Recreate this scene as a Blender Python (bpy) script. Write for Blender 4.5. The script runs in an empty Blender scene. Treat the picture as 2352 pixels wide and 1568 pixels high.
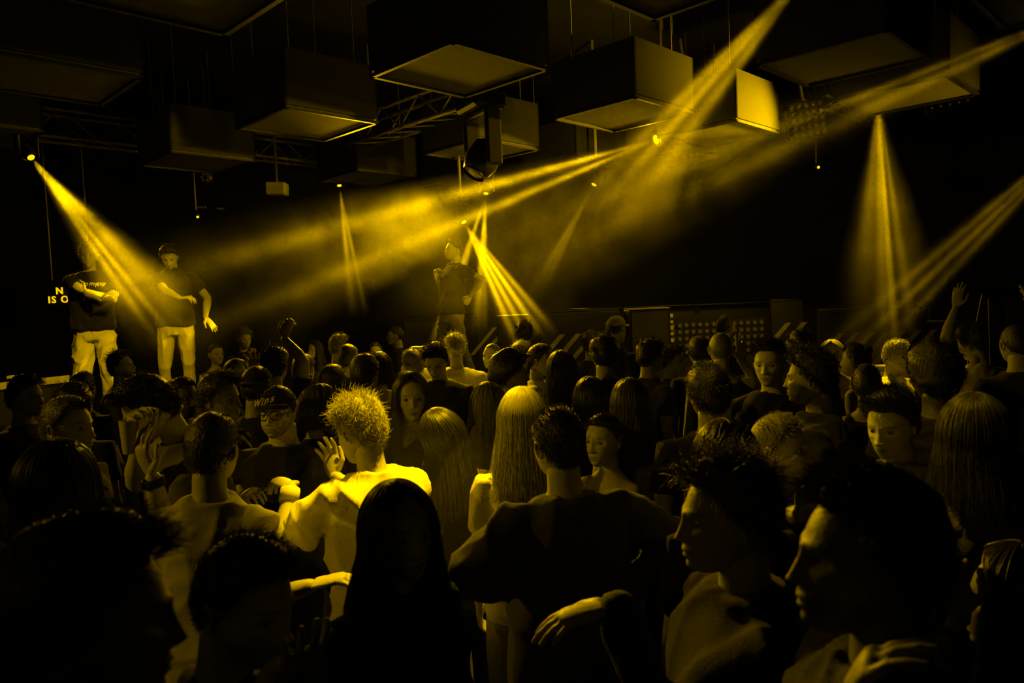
import bpy, bmesh, math, random
import numpy as np
from mathutils import Vector, Matrix, Euler
random.seed(7); np.random.seed(7)
scene = bpy.context.scene
COL = scene.collection

# ------------------------------------------------------------------ camera
FPX = 1700.0; CX, CY = 1176.0, 784.0
CAM_H = 2.10
PITCH = math.atan2(94.0, FPX); ROLL = math.radians(2.3)
_F = Vector((0, math.cos(PITCH), -math.sin(PITCH)))
_U0 = Vector((0, math.sin(PITCH), math.cos(PITCH)))
_R = Vector((1, 0, 0)) * math.cos(ROLL) - _U0 * math.sin(ROLL)
_U = _U0 * math.cos(ROLL) + Vector((1, 0, 0)) * math.sin(ROLL)
CAM = Vector((0, 0, CAM_H))
def at(u, v, d):
    """photo pixel (2352x1568 frame) at depth d metres -> world point"""
    return CAM + (_F + _R * ((u - CX) / FPX) + _U * ((CY - v) / FPX)) * d
def pix(p):
    q = Vector(p) - CAM; d = q.dot(_F)
    return CX + FPX * q.dot(_R) / d, CY - FPX * q.dot(_U) / d, d
cam_data = bpy.data.cameras.new('camera'); cam = bpy.data.objects.new('camera', cam_data)
COL.objects.link(cam); scene.camera = cam
cam_data.sensor_width = 36.0; cam_data.lens = 36.0 * FPX / 2352.0
cam_data.clip_start = 0.05; cam_data.clip_end = 80
cam_data.dof.use_dof = True; cam_data.dof.focus_distance = 5.5; cam_data.dof.aperture_fstop = 4.0
m = Matrix((_R, _U, -_F)).transposed().to_4x4(); m.translation = CAM
cam.matrix_world = m

# ------------------------------------------------------------------ view, world
vs = scene.view_settings
vs.view_transform = 'Standard'; vs.look = 'None'; vs.gamma = 1.0; vs.exposure = 0.0; vs.use_curve_mapping = False
scene.cycles.max_bounces = 2; scene.cycles.diffuse_bounces = 2; scene.cycles.glossy_bounces = 2
scene.cycles.transmission_bounces = 3; scene.cycles.transparent_max_bounces = 8; scene.cycles.volume_bounces = 0
scene.cycles.use_denoising = True; scene.cycles.use_adaptive_sampling = True; scene.cycles.adaptive_threshold = .06; scene.cycles.adaptive_min_samples = 12; scene.cycles.light_sampling_threshold = .02; scene.cycles.sample_clamp_indirect = 2.0
scene.cycles.volume_step_rate = 1.0; scene.cycles.volume_max_steps = 96
scene.cycles.caustics_reflective = False; scene.cycles.caustics_refractive = False
world = bpy.data.worlds.new('world'); scene.world = world; world.use_nodes = True
world.node_tree.nodes['Background'].inputs[0].default_value = (0, 0, 0, 1)

# ------------------------------------------------------------------ stage lights
YEL = (1.0, 0.56, 0.0)          # every lamp in the room carries the same amber-yellow gel
def tag(o, label=None, cat=None, group=None, kind=None):
    if label: o['label'] = label
    if cat: o['category'] = cat
    if group: o['group'] = group
    if kind: o['kind'] = kind
    return o
def frame(src, dst):
    z = (src - dst).normalized()
    mid = (src + dst) * 0.5 - CAM
    x = z.cross(mid).normalized().cross(z) if False else mid.cross(z).normalized()
    y = z.cross(x).normalized()
    M = Matrix((x, y, z)).transposed().to_4x4(); M.translation = src
    return M
def spot(name, src, dst, power, angle, blend=0.4, radius=0.03, streaks=None, falloff='quad', base=0.15, smooth=0.0):
    """a theatre spot; streaks = list of (offset -1..1, width, gain) facets of its gobo across the beam"""
    L = bpy.data.lights.new(name, 'SPOT'); L.energy = power; L.color = YEL
    L.spot_size = math.radians(angle); L.spot_blend = blend; L.shadow_soft_size = radius
    L.use_nodes = True; nt = L.node_tree; N = nt.nodes; K = nt.links
    em = N['Emission']; em.inputs['Color'].default_value = (1, 1, 1, 1)
    val = None
    if streaks:
        geo = N.new('ShaderNodeTexCoord'); sep = N.new('ShaderNodeSeparateXYZ'); K.new(geo.outputs['Normal'], sep.inputs[0])
        az = N.new('ShaderNodeMath'); az.operation = 'ABSOLUTE'; K.new(sep.outputs['Z'], az.inputs[0])
        dv = N.new('ShaderNodeMath'); dv.operation = 'DIVIDE'; K.new(sep.outputs['X'], dv.inputs[0]); K.new(az.outputs[0], dv.inputs[1])
        sc = N.new('ShaderNodeMath'); sc.operation = 'DIVIDE'; K.new(dv.outputs[0], sc.inputs[0]); sc.inputs[1].default_value = math.tan(math.radians(angle) / 2)
        acc = None
        for (o, w, g) in streaks:
            a = N.new('ShaderNodeMath'); a.operation = 'SUBTRACT'; K.new(sc.outputs[0], a.inputs[0]); a.inputs[1].default_value = o
            b = N.new('ShaderNodeMath'); b.operation = 'MULTIPLY'; K.new(a.outputs[0], b.inputs[0]); K.new(a.outputs[0], b.inputs[1])
            c = N.new('ShaderNodeMath'); c.operation = 'MULTIPLY'; K.new(b.outputs[0], c.inputs[0]); c.inputs[1].default_value = -1.0 / (w * w)
            e = N.new('ShaderNodeMath'); e.operation = 'EXPONENT'; K.new(c.outputs[0], e.inputs[0])
            f = N.new('ShaderNodeMath'); f.operation = 'MULTIPLY_ADD'; K.new(e.outputs[0], f.inputs[0]); f.inputs[1].default_value = g
            if acc is None: f.inputs[2].default_value = base
            else: K.new(acc, f.inputs[2])
            acc = f.outputs[0]
        val = acc
    fo = N.new('ShaderNodeLightFalloff'); fo.inputs['Strength'].default_value = 1.0; fo.inputs['Smooth'].default_value = smooth
    if val is not None: K.new(val, fo.inputs['Strength'])
    K.new(fo.outputs[{'quad': 'Quadratic', 'lin': 'Linear', 'const': 'Constant'}[falloff]], em.inputs['Strength'])
    o = bpy.data.objects.new(name, L); COL.objects.link(o); o.matrix_world = frame(src, dst)
    return o
# name, source px(u,v,depth), target px(u,v,depth), power, cone deg, blend, gobo streaks, base, smoke length (m), smoke density, wisp strength, end fade start
BEAMS = [
 ('podium beam',   (75, 366, 7.25),   (394, 758, 6.7),  130, 18, .55, [(-.40, .09, 1.3), (-.08, .08, 1.5), (.42, .28, .9)], .12, 2.45, .9, .7, .6),
 ('thin beam',     (780, 430, 11.0), (826, 735, 10.4), 90, 11, .5, [(-.45, .3, .8), (.5, .16, .8)], .15, 2.1, .9, .3, .4),
 ('singer down beam', (1116, 449, 9.6), (1098, 800, 9.0), 170, 9, .5, [(-.2, .4, 1.0), (.5, .2, .6)], .2, 1.9, .9, .3, .5),
 ('singer split beam', (1116, 449, 9.6), (990, 830, 9.0), 200, 6.5, .5, None, 1, 2.2, .9, .3, .75),
 ('fan beam',      (1068, 514, 9.2), (1238, 800, 8.6), 150, 23, .5, [(-.55, .11, 1.0), (-.15, .10, .8), (.26, .10, 1.0), (.70, .11, .7)], .08, 1.85, .9, .3, .55),
 ('ceiling thin beam', (1362, 428, 9.6), (1222, 690, 9.2), 30, 10, .6, [(-.4, .25, 1), (.4, .25, .7)], .2, 1.8, .6, .5, .3),
 ('wide wash beam', (1502, 322, 8.6), (600, 640, 7.4), 420, 15, .6, [(-.48, .17, 1.5), (.40, .15, 1.1)], .0, 6.0, .32, .9, .35),
 ('cross hall beam', (2560, -10, 4.9), (1190, 575, 7.6), 150, 15, 1.0, [(-.3, .14, 1.0), (.3, .24, .7)], .06, 6.6, .30, 1.0, .5),
 ('top beam',      (1860, -70, 4.2), (1440, 420, 7.2), 120, 15, .7, [(-.5, .16, .9), (-.1, .14, 1.), (.45, .2, .6)], .2, 3.6, .35, .9, .55),
 ('floor cone beam', (2016, 222, 8.4), (2042, 800, 7.4), 60, 21, .5, [(-.5, .26, .4), (-.08, .12, .9), (.10, .06, 1.8), (.40, .09, .6)], .05, 2.9, .55, .5, .5),
 ('side beam',     (2520, 270, 7.0), (1960, 800, 7.6), 40, 12, .6, [(-.6, .16, 1), (.0, .13, 1), (.6, .16, .9)], .04, 3.7, .4, .5, .4),
]
def beam_smooth(ln): return (.34 * ln) ** 2 if ln < 5 else (.25 * ln) ** 2
for (nm, s, t, pw, ang, bl, st, bs, ln, dn, wi, fd) in BEAMS:
    spot('lamp ' + nm, at(*s), at(*t), pw * 30, ang, bl, .02, st, 'quad', bs, beam_smooth(ln))
# down lights over the dancers, the desk light, a follow spot, added unseen fill lamps
spot('lamp crowd pool', Vector((.25, 3.7, 5.0)), at(920, 1110, 2.9), 2600, 18, .8, .05)
spot('lamp near faces', Vector((-.2, 3.4, 4.7)), at(1960, 1000, 2.7), 260, 26, .8, .05)
spot('lamp podium side faces', Vector((-6.0, 1.6, 3.7)), at(450, 980, 3.3), 300, 34, .8, .05)
spot('lamp desk pool', Vector((2.9, 7.2, 3.8)), at(2040, 835, 5.9), 900, 24, .8, .05)
spot('lamp stage pool', Vector((-1.4, 9.6, 3.8)), at(1020, 815, 6.0), 1500, 34, .8, .05)
spot('lamp crew pool', Vector((-.1, 7.3, 3.8)), at(1030, 830, 6.0), 300, 44, .9, .05)
spot('lamp podium pool', Vector((-1.7, 5.2, 3.8)), at(290, 770, 7.5), 480, 30, .8, .05)
spot('lamp podium back', Vector((-6.5, 9.8, 3.8)), at(480, 850, 6.0), 520, 44, .8, .05)
spot('lamp follow spot', Vector((3.0, 5.0, 3.8)), at(1050, 640, 8.6), 800, 13, .7, .05)
spot('lamp stage wash', Vector((-2.0, 10.2, 3.6)), Vector((.6, 2.5, 1.5)), 1000, 60, .9, .1)
spot('unseen box fill', Vector((5.5, 6.3, 2.9)), Vector((0.2, 9.6, 4.1)), 150, 84, .9, .1)  # invented lamp out of view to the right, brightens the box sides
spot('unseen rear fill', Vector((1.0, 12.3, 2.4)), Vector((0, 6.5, 4.0)), 110, 80, .9, .1)  # made-up uplight at the rear, there to lift the felt undersides
def fill_point(name, p, power, r=.15):
    L = bpy.data.lights.new(name, 'POINT'); L.energy = power; L.color = YEL; L.shadow_soft_size = r
    o = bpy.data.objects.new(name, L); COL.objects.link(o); o.location = p
fill_point('unseen front fill', (-4.0, -1.0, 3.2), 7)  # unseen fill light behind the camera, no real bar lamp
spot('added box side spot', at(2000, 305, 8.1), at(1765, 262, 8.05), 1000, 56, 1.0, .04)  # extra spot standing in for lamp spill, brightens one box side
spot('added rim spot', Vector((-2.4, 7.6, 3.8)), at(1680, 1200, 1.6), 1100, 15, .8, .05)  # added unseen spot that gives the near profiles their bright rim
spot('lamp barrier', Vector((3.4, 7.2, 3.8)), at(1640, 780, 9.5), 80, 56, .9, .05)  # added so that the barrier stripes show in the dark rear
spot('lamp ledge', Vector((-4.4, 7.0, 3.9)), at(70, 882, 9.1), 220, 26, .8, .05)  # added only to brighten the taped ledge
fill_point('added wash glow', at(1490, 340, 8.5), 36, .04)  # extra point light beside the wash lamp, stands in for its glow
# ------------------------------------------------------------------ materials
MATS = {}
def mat(name, col, rough=.7, metal=0, spec=.4, noise=None, bump=None, emit=None, sheen=0):
    """plain procedural material; noise=(scale, amount) mottles the colour, bump=(scale, strength, stretch)"""
    if name in MATS: return MATS[name]
    M = bpy.data.materials.new(name); M.use_nodes = True; nt = M.node_tree; N = nt.nodes; K = nt.links
    b = N['Principled BSDF']; b.inputs['Base Color'].default_value = (*col, 1); b.inputs['Roughness'].default_value = rough
    b.inputs['Metallic'].default_value = metal; b.inputs['Specular IOR Level'].default_value = spec
    if sheen: b.inputs['Sheen Weight'].default_value = sheen
    tc = None
    if noise or bump:
        tc = N.new('ShaderNodeTexCoord')
    if noise:
        n = N.new('ShaderNodeTexNoise'); n.inputs['Scale'].default_value = noise[0]; n.inputs['Detail'].default_value = 4
        K.new(tc.outputs['Object'], n.inputs['Vector'])
        r = N.new('ShaderNodeMapRange'); r.inputs[3].default_value = 1 - noise[1]; r.inputs[4].default_value = 1 + noise[1]
        K.new(n.outputs['Fac'], r.inputs[0])
        mx = N.new('ShaderNodeVectorMath'); mx.operation = 'SCALE'; mx.inputs[0].default_value = col
        K.new(r.outputs[0], mx.inputs['Scale']); K.new(mx.outputs[0], b.inputs['Base Color'])
    if bump:
        n2 = N.new('ShaderNodeTexNoise'); n2.inputs['Scale'].default_value = bump[0]; n2.inputs['Detail'].default_value = 3
        mp = N.new('ShaderNodeMapping'); mp.inputs['Scale'].default_value = bump[2] if len(bump) > 2 else (1, 1, 1)
        K.new(tc.outputs['Object'], mp.inputs[0]); K.new(mp.outputs[0], n2.inputs['Vector'])
        bp = N.new('ShaderNodeBump'); bp.inputs['Strength'].default_value = bump[1]; bp.inputs['Distance'].default_value = .01
        K.new(n2.outputs['Fac'], bp.inputs['Height']); K.new(bp.outputs[0], b.inputs['Normal'])
    if emit:
        b.inputs['Emission Color'].default_value = (*YEL, 1); b.inputs['Emission Strength'].default_value = emit; M.cycles.emission_sampling = 'NONE'
    MATS[name] = M
    return M
# ------------------------------------------------------------------ mesh helpers
class MB:
    """collects simple solids, then links them as ONE mesh object"""
    def __init__(s): s.v = []; s.f = []; s.sm = []
    def add(s, v, f, smooth=False):
        o = len(s.v); s.v += [tuple(p) for p in v]; s.f += [tuple(i + o for i in q) for q in f]; s.sm += [smooth] * len(f)
        return s
    def box(s, c, d, R=None, bev=0.0):
        x, y, z = d[0] / 2, d[1] / 2, d[2] / 2; c = Vector(c)
        if bev <= 0:
            P = [(-x, -y, -z), (x, -y, -z), (x, y, -z), (-x, y, -z), (-x, -y, z), (x, -y, z), (x, y, z), (-x, y, z)]
            Fc = [(0, 3, 2, 1), (4, 5, 6, 7), (0, 1, 5, 4), (1, 2, 6, 5), (2, 3, 7, 6), (3, 0, 4, 7)]
        else:
            b = bev; P = []
            for zz in (-z, -z + b, z - b, z):
                q = b if abs(abs(zz) - z) < 1e-9 else 0
                P += [(-x + b, -y + q, zz), (x - b, -y + q, zz), (x - q, -y + b, zz), (x - q, y - b, zz), (x - b, y - q, zz), (-x + b, y - q, zz), (-x + q, y - b, zz), (-x + q, -y + b, zz)]
            Fc = [tuple(range(7, -1, -1)), tuple(range(24, 32))]
            for k in range(3):
                for i in range(8):
                    j = (i + 1) % 8; Fc.append((k * 8 + i, k * 8 + j, k * 8 + 8 + j, k * 8 + 8 + i))
        P = [Vector(p) for p in P]
        if R is not None: P = [R @ p for p in P]
        return s.add([p + c for p in P], Fc)
    def tube(s, pts, rad, n=8, caps=True, smooth=True):
        pts = [Vector(p) for p in pts]; rad = rad if hasattr(rad, '__len__') else [rad] * len(pts)
        V = []; Fc = []; up = None
        for i, p in enumerate(pts):
            t = (pts[min(i + 1, len(pts) - 1)] - pts[max(i - 1, 0)])
            t = t.normalized() if t.length > 1e-9 else Vector((0, 0, 1))
            if up is None: up = Vector((0, 0, 1)) if abs(t.z) < .9 else Vector((0, 1, 0))
            a = t.cross(up).normalized(); b = a.cross(t).normalized(); up = b
            for k in range(n):
                w = 2 * math.pi * k / n; V.append(p + (a * math.cos(w) + b * math.sin(w)) * rad[i])
        for i in range(len(pts) - 1):
            for k in range(n):
                j = (k + 1) % n; Fc.append((i * n + k, i * n + n + k, i * n + n + j, i * n + j))
        if caps: Fc.append(tuple(range(n))); Fc.append(tuple(range((len(pts) - 1) * n, len(pts) * n))[::-1])
        return s.add(V, Fc, smooth)
    def cyl(s, a, b, r, r2=None, n=16, smooth=False):
        return s.tube([a, b], [r, r if r2 is None else r2], n, True, smooth)
    def build(s, name, material, parent=None, M=None):
        me = bpy.data.meshes.new(name); me.from_pydata(s.v, [], s.f); me.update()
        if any(s.sm): me.polygons.foreach_set('use_smooth', s.sm)
        if material: me.materials.append(material)
        return link(name, me, parent, M)
def link(name, me, parent=None, M=None):
    o = bpy.data.objects.new(name, me); COL.objects.link(o)
    if parent: o.parent = parent
    if M is not None: o.matrix_world = M if not parent else M
    return o
def empty(name, loc=(0, 0, 0), rz=0):
    o = bpy.data.objects.new(name, None); COL.objects.link(o); o.location = loc; o.rotation_euler = (0, 0, rz); o.empty_display_size = .1
    return o
BLACK = mat('matt black paint', (.012, .012, .012), .75, noise=(6, .3))
# ------------------------------------------------------------------ the hall
X0, X1, Y0, Y1, ZC = -9.0, 9.5, -3.0, 12.6, 5.4
M_floor = mat('worn dark floor', (.02, .02, .02), .5, noise=(3, .5), bump=(20, .2))
M_wall = mat('black painted wall', (.02, .02, .02), .85, noise=(2.5, .4), bump=(8, .3))
M_metal = mat('aluminium tube', (.5, .5, .5), .4, metal=.25)
M_plastic = mat('black fixture plastic', (.02, .02, .02), .35, bump=(60, .1))
M_lensoff = mat('dark glass lens', (.25, .25, .25), .12, spec=.8)
M_lens = mat('burning lens', (.8, .8, .8), .3, emit=1.6)
def struct(name, c, d, m):
    o = MB().box((0, 0, 0), d).build(name, m); o.location = c; o['kind'] = 'structure'; return o
struct('floor', ((X0 + X1) / 2, (Y0 + Y1) / 2, -.05), (X1 - X0 + .4, Y1 - Y0 + .4, .1), M_floor)
struct('ceiling', ((X0 + X1) / 2, (Y0 + Y1) / 2, ZC + .05), (X1 - X0 + .4, Y1 - Y0 + .4, .1), M_wall)
struct('wall_back', ((X0 + X1) / 2, Y1 + .1, ZC / 2), (X1 - X0, .2, ZC), M_wall)
struct('wall_left', (X0 - .1, (Y0 + Y1) / 2, ZC / 2), (.2, Y1 - Y0, ZC), M_wall)
struct('wall_right', (X1 + .1, (Y0 + Y1) / 2, ZC / 2), (.2, Y1 - Y0, ZC), M_wall)
struct('wall_front', ((X0 + X1) / 2, Y0 - .1, ZC / 2), (X1 - X0, .2, ZC), M_wall)

# ------------------------------------------------------------------ hanging ceiling boxes (all turned 45 degrees, one height)
BOX_H, BOX_E, BOX_T = 3.89, 1.0, .55
M_boxside = mat('dark grey box board', (.035, .035, .035), .8, noise=(5, .15), bump=(14, .15))
M_boxpanel = mat('grey acoustic felt', (.13, .13, .13), .95, noise=(40, .12), bump=(180, .3))
M_boxtrim = mat('black box edge', (.012, .012, .012), .6)
def on_plane(u, v, z):
    d = at(u, v, 1.0) - CAM
    return CAM + d * ((z - CAM_H) / d.z)
_A = Vector((math.sin(math.radians(45)), math.cos(math.radians(45)), 0)); _B = Vector((-_A.y, _A.x, 0))
_BOXES = [  # which corner, its pixel, label tail
 ('n', 1040, 98, 'large in the middle above the moving head lamp'),
 ('f', 520, 85, 'cut by the upper edge over the podium side'),
 ('f', 235, 245, 'over the podium, in front of the truss'),
 ('f', 45, 345, 'low at the picture edge above the podium beam lamp'),
 ('n', 655, 248, 'between the truss ends, with a row of small hooks'),
 ('f', 506, 400, 'far over the podium, nearly black'),
 ('n', 820, 392, 'with one broad grey side above the thin beam'),
 ('r', 1240, 345, 'directly behind the hanging moving head lamp'),
 ('n', 1066, 412, 'farthest of all, its grey side glowing behind the moving head lamp'),
 ('f', 1305, 408, 'its lower edge cut sharp by the wide wash beam'),
 ('f', 1410, 305, 'above the brightly lit box corner'),
 ('l', 1440, 372, 'its side burning bright beside the wash lamp'),
 ('n', 1693, 278, 'with the brightest side, tapering panel lit from the room'),
 ('f', 2000, 267, 'hanging over the floor cone beam'),
 ('n', 2040, 70, 'with a tall dim side under the upper edge'),
 ('f', 1500, 50, 'showing only a strip of felt at the upper edge'),
 ('f', 2300, 70, 'in the dark upper corner over the cross beam'),
]
for (c, u, v, lab) in _BOXES:
    P = on_plane(u, v, BOX_H)
    o = {'n': (0, 0), 'r': (1, 0), 'l': (0, 1), 'f': (1, 1)}[c]
    n = P - _A * BOX_E * o[0] - _B * BOX_E * o[1]; ctr = n + (_A + _B) * BOX_E / 2
    r = empty('ceiling_box', (ctr.x, ctr.y, BOX_H), math.radians(45))
    tag(r, 'hanging ceiling box ' + lab, 'ceiling box', 'square boxes hung from the hall ceiling')
    t = .035; e = BOX_E
    for k in range(4):
        a = k * math.pi / 2; R = Matrix.Rotation(a, 3, 'Z')
        MB().box(R @ Vector((0, -e / 2 + .012, BOX_T / 2 + .02)), (e, .024, BOX_T - .04), R).build('side_panel', M_boxside, r)
    mb = MB()
    for k in range(4):
        R = Matrix.Rotation(k * math.pi / 2, 3, 'Z'); mb.box(R @ Vector((0, -e / 2 + t / 2, .01)), (e, t, .024), R)
    mb.build('edge_trim', M_boxtrim, r)
    MB().box((0, 0, .03), (e - .05, e - .05, .02)).build('bottom_felt', M_boxpanel, r)
    MB().box((0, 0, BOX_T - .01), (e - .05, e - .05, .02)).build('top_board', M_boxtrim, r)
    for sx in (-1, 1):
        for sy in (-1, 1): MB().cyl((sx * .35, sy * .35, BOX_T - .01), (sx * .35, sy * .35, ZC - BOX_H), .006, n=6).build('hanging_wire', M_metal, r)

# ------------------------------------------------------------------ lighting trusses under the ceiling
def truss(p0, p1, w, lab):
    p0, p1 = Vector(p0), Vector(p1); L = (p1 - p0).length; ang = math.atan2((p1 - p0).y, (p1 - p0).x)
    r = empty('lighting_truss', p0, ang); tag(r, lab, 'truss', 'aluminium trusses under the ceiling')
    for sy in (-1, 1):
        for sz in (-1, 1): MB().tube([(0, sy * w / 2, sz * w / 2), (L, sy * w / 2, sz * w / 2)], .024, 8).build('chord', M_metal, r)
    n = max(2, int(L / (w * 1.1))); me = None
    for k in range(n):
        x0, x1 = L * k / n, L * (k + 1) / n
        for sy in (-1, 1):
            a = (0, sy * w / 2, -w / 2 if k % 2 else w / 2); b = (x1 - x0, sy * w / 2, w / 2 if k % 2 else -w / 2)
            o = MB().tube([a, b], .011, 6).build('diagonal', M_metal, r); o.location = (x0, 0, 0)
        o = MB().tube([(0, -w / 2, -w / 2), (x1 - x0, w / 2, -w / 2)], .011, 6).build('diagonal', M_metal, r); o.location = (x0, 0, 0)
    for x in (.3, L - .3): MB().cyl((x, 0, w / 2), (x, 0, ZC - p0.z), .012, n=6).build('hanging_wire', M_metal, r)
q = at(215, 300, 9.6)
truss(q - _A * 2.0, q + _A * 1.2, .34, 'aluminium truss showing its diagonals over the podium, beside the black box')
q = at(660, 345, 10.95)
truss(q - _A * .9, q + _A * 1.6, .32, 'short aluminium truss end visible left of the thin beam')
q = at(918, 275, 9.0)
truss(q - _B * 1.3, q + _B * .9, .30, 'dark truss piece glinting between two boxes near the middle')
q = at(1905, 212, 9.9)
truss(q - _A * .5, q + _A * 2.2, .30, 'dim truss above the square blinder grid')

# ------------------------------------------------------------------ moving head lamps
def moving_head(src, dst, lab, s=1.0, on=True, tilt_pole=True):
    r = empty('moving_head_lamp', src); tag(r, lab, 'stage lamp', 'moving head lamps')
    d = (dst - src).normalized(); h = Vector((d.x, d.y, 0)); h = h.normalized() if h.length > .05 else Vector((0, -1, 0))
    sx = Vector((-h.y, h.x, 0))                                   # yoke axis, horizontal and square to the beam
    c = -d * .12 * s                                              # pivot of the head, lens at the origin
    Rm = Matrix((sx, h, Vector((0, 0, 1)))).transposed()
    top = c + Vector((0, 0, .30 * s))
    b = MB().box(top + Vector((0, 0, .06 * s)), (.30 * s, .24 * s, .11 * s), Rm, .02 * s)
    for k in (-1, 1): b.box(top + sx * .10 * s * k + Vector((0, 0, .13 * s)), (.03 * s, .09 * s, .05 * s), Rm)
    b.build('base', M_plastic, r)
    y = MB().box(top - Vector((0, 0, .02 * s)), (.34 * s, .11 * s, .05 * s), Rm, .015 * s)
    for k in (-1, 1): y.box(c + sx * .155 * s * k + Vector((0, 0, .11 * s)), (.045 * s, .12 * s, .36 * s), Rm, .018 * s)
    y.build('yoke', M_plastic, r)
    z0 = c - d * .13 * s
    hd = MB().tube([z0, z0 + d * .05 * s, c + d * .03 * s, c + d * .08 * s, -d * .004 * s, Vector((0, 0, 0))], [.05 * s, .105 * s, .115 * s, .10 * s, .085 * s, .062 * s], 20)
    ho = hd.build('lamp_head', M_plastic, r)
    MB().tube([-d * .01 * s, d * .006 * s], [.06 * s, .052 * s], 20).build('lens', M_lens if on else M_lensoff, ho)
    rg = MB()
    for i in range(20):
        pass
    rg.tube([-d * .012 * s, d * .012 * s], [.078 * s, .078 * s], 20, False).build('lens_ring', M_plastic, ho)
    MB().cyl(top + Vector((0, 0, .14 * s)), Vector((top.x, top.y, ZC - src.z)), .02, n=8).build('hanging_pipe', M_metal, r)
    return r
for (nm, s, t, *rest) in BEAMS:
    if nm in ('singer split beam', 'cross hall beam', 'side beam', 'top beam'): continue
    moving_head(at(*s) - (at(*t) - at(*s)).normalized() * .03, at(*t), 'small moving head lamp throwing the ' + nm, .95 if nm == 'wide wash beam' else .62)
big = at(1083, 398, 7.6)
moving_head(big + Vector((.03, -.02, .0)), big + Vector((-.55, -.35, -.95)), 'black moving head lamp hanging dark in front of a ceiling box', 1.55, False)

# ------------------------------------------------------------------ blinder grids of round lamps
M_ring = mat('lamp reflector ring', (.16, .16, .16), .3, metal=.5)
M_bulb = mat('warm glass bulb', (.2, .2, .2), .2, spec=.8, emit=.02)
def lampdisc(rad):
    b = MB(); b.tube([(0, 0, 0), (0, -.012, 0), (0, -.012, 0)], [rad, rad, rad * .72], 12, False)
    g = MB(); g.tube([(0, -.002, 0), (0, -.010, 0), (0, -.014, 0)], [rad * .7, rad * .55, rad * .2], 10)
    me1 = bpy.data.meshes.new('reflector'); me1.from_pydata(b.v, [], b.f); me1.materials.append(M_ring)
    me2 = bpy.data.meshes.new('bulb'); me2.from_pydata(g.v, [], g.f); me2.materials.append(M_bulb)
    return me1, me2
def blinder(c, yaw, nx, nz, sp, lab, roll=0, pole=True, depth=.14):
    r = empty('blinder_panel', c); r.rotation_euler = (0, roll, yaw); tag(r, lab, 'stage light', 'blinder panels of round lamps')
    W, H = nx * sp + .03, nz * sp + .03
    MB().box((0, depth / 2 + .012, 0), (W, depth, H), None, .012).build('housing', M_plastic, r)
    m1, m2 = lampdisc(sp * .36)
    for i in range(nx):
        for k in range(nz):
            p = ((i - (nx - 1) / 2) * sp, .008, (k - (nz - 1) / 2) * sp)
            a = link('lamp', m1, r); a.location = p
            b = link('bulb', m2, a)
    if pole:
        MB().cyl((0, depth / 2, H / 2 - .01), (0, depth / 2, ZC - c.z), .02, n=8).build('hanging_pipe', M_metal, r)
    return r
blinder(at(1856, 274, 9.0), math.radians(0), 5, 5, .086, 'square blinder grid of small round lamps hanging behind the lit box', math.radians(-8))
blinder(at(2176, 208, 8.7), math.radians(0), 5, 4, .108, 'blinder grid with one row of lamps showing below the box', math.radians(-10))
blinder(at(1606, 338, 9.6), math.radians(0), 6, 3, .078, 'blinder grid half hidden under the lit box', math.radians(-8))
# round par lamp
r = empty('par_lamp', at(472, 407, 9.8)); tag(r, 'round lamp with a ring of six small lenses over the podium', 'stage lamp')
MB().tube([(0, .14, 0), (0, .10, 0), (0, 0, 0)], [.03, .07, .075], 18).build('can', M_plastic, r)
m1, m2 = lampdisc(.019)
for k in range(6):
    a = link('lens', m1, r); a.location = (.045 * math.cos(k * 1.047), -.004, .045 * math.sin(k * 1.047)); link('bulb', m2, a)
MB().cyl((0, .12, .05), (0, .12, ZC - r.location.z), .012, n=6).build('hanging_pipe', M_metal, r)
def small_lamp(u, v, d, lab, dirv, power):
    r = empty('small_spot_lamp', at(u, v, d)); tag(r, lab, 'stage lamp')
    dv = Vector(dirv).normalized()
    MB().tube([-dv * .16, -dv * .12, Vector((0, 0, 0))], [.02, .045, .05], 14).build('can', M_plastic, r)
    MB().tube([-dv * .01, dv * .004], [.022, .018], 14).build('lens', M_lens, r)
    MB().cyl(-dv * .1 + Vector((0, 0, .03)), Vector((-dv.x * .1, -dv.y * .1, ZC - r.location.z)), .01, n=6).build('hanging_pipe', M_metal, r)
small_lamp(454, 498, 10.5, 'tiny burning spot lamp between the podium and the thin beam', (.4, -.6, -.5), 1)
small_lamp(1880, 384, 10.2, 'tiny burning lamp under the square blinder grid', (-.1, -1, -.3), 1)
# projector on its bracket, two wall brackets
M_white = mat('off white plastic', (.55, .55, .55), .5)
r = empty('projector', at(637, 434, 10.4)); tag(r, 'pale box projector hanging from the ceiling near the thin beam', 'projector')
MB().box((0, 0, 0), (.27, .22, .17), Matrix.Rotation(.05, 3, 'Y'), .015).build('case', M_white, r)
MB().box((0, -.112, -.005), (.22, .006, .012)).build('vent_slot', M_metal, r)
MB().cyl((0, 0, .08), (0, 0, ZC - r.location.z), .02, n=8).build('hanging_pipe', M_metal, r)
for (u, v, w, lab) in ((436, 468, .16, 'pale wall strip above the tiny lamp, the wider one'), (481, 471, .12, 'pale wall strip beside the par lamp, the narrower one')):
    p = at(u, v, 12.0)
    o = MB().box((0, 0, 0), (w, .05, .035), None, .006).build('wall_strip_light', M_white); o.location = (p.x, Y1 - .03, p.z); tag(o, lab, 'wall strip')

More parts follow.
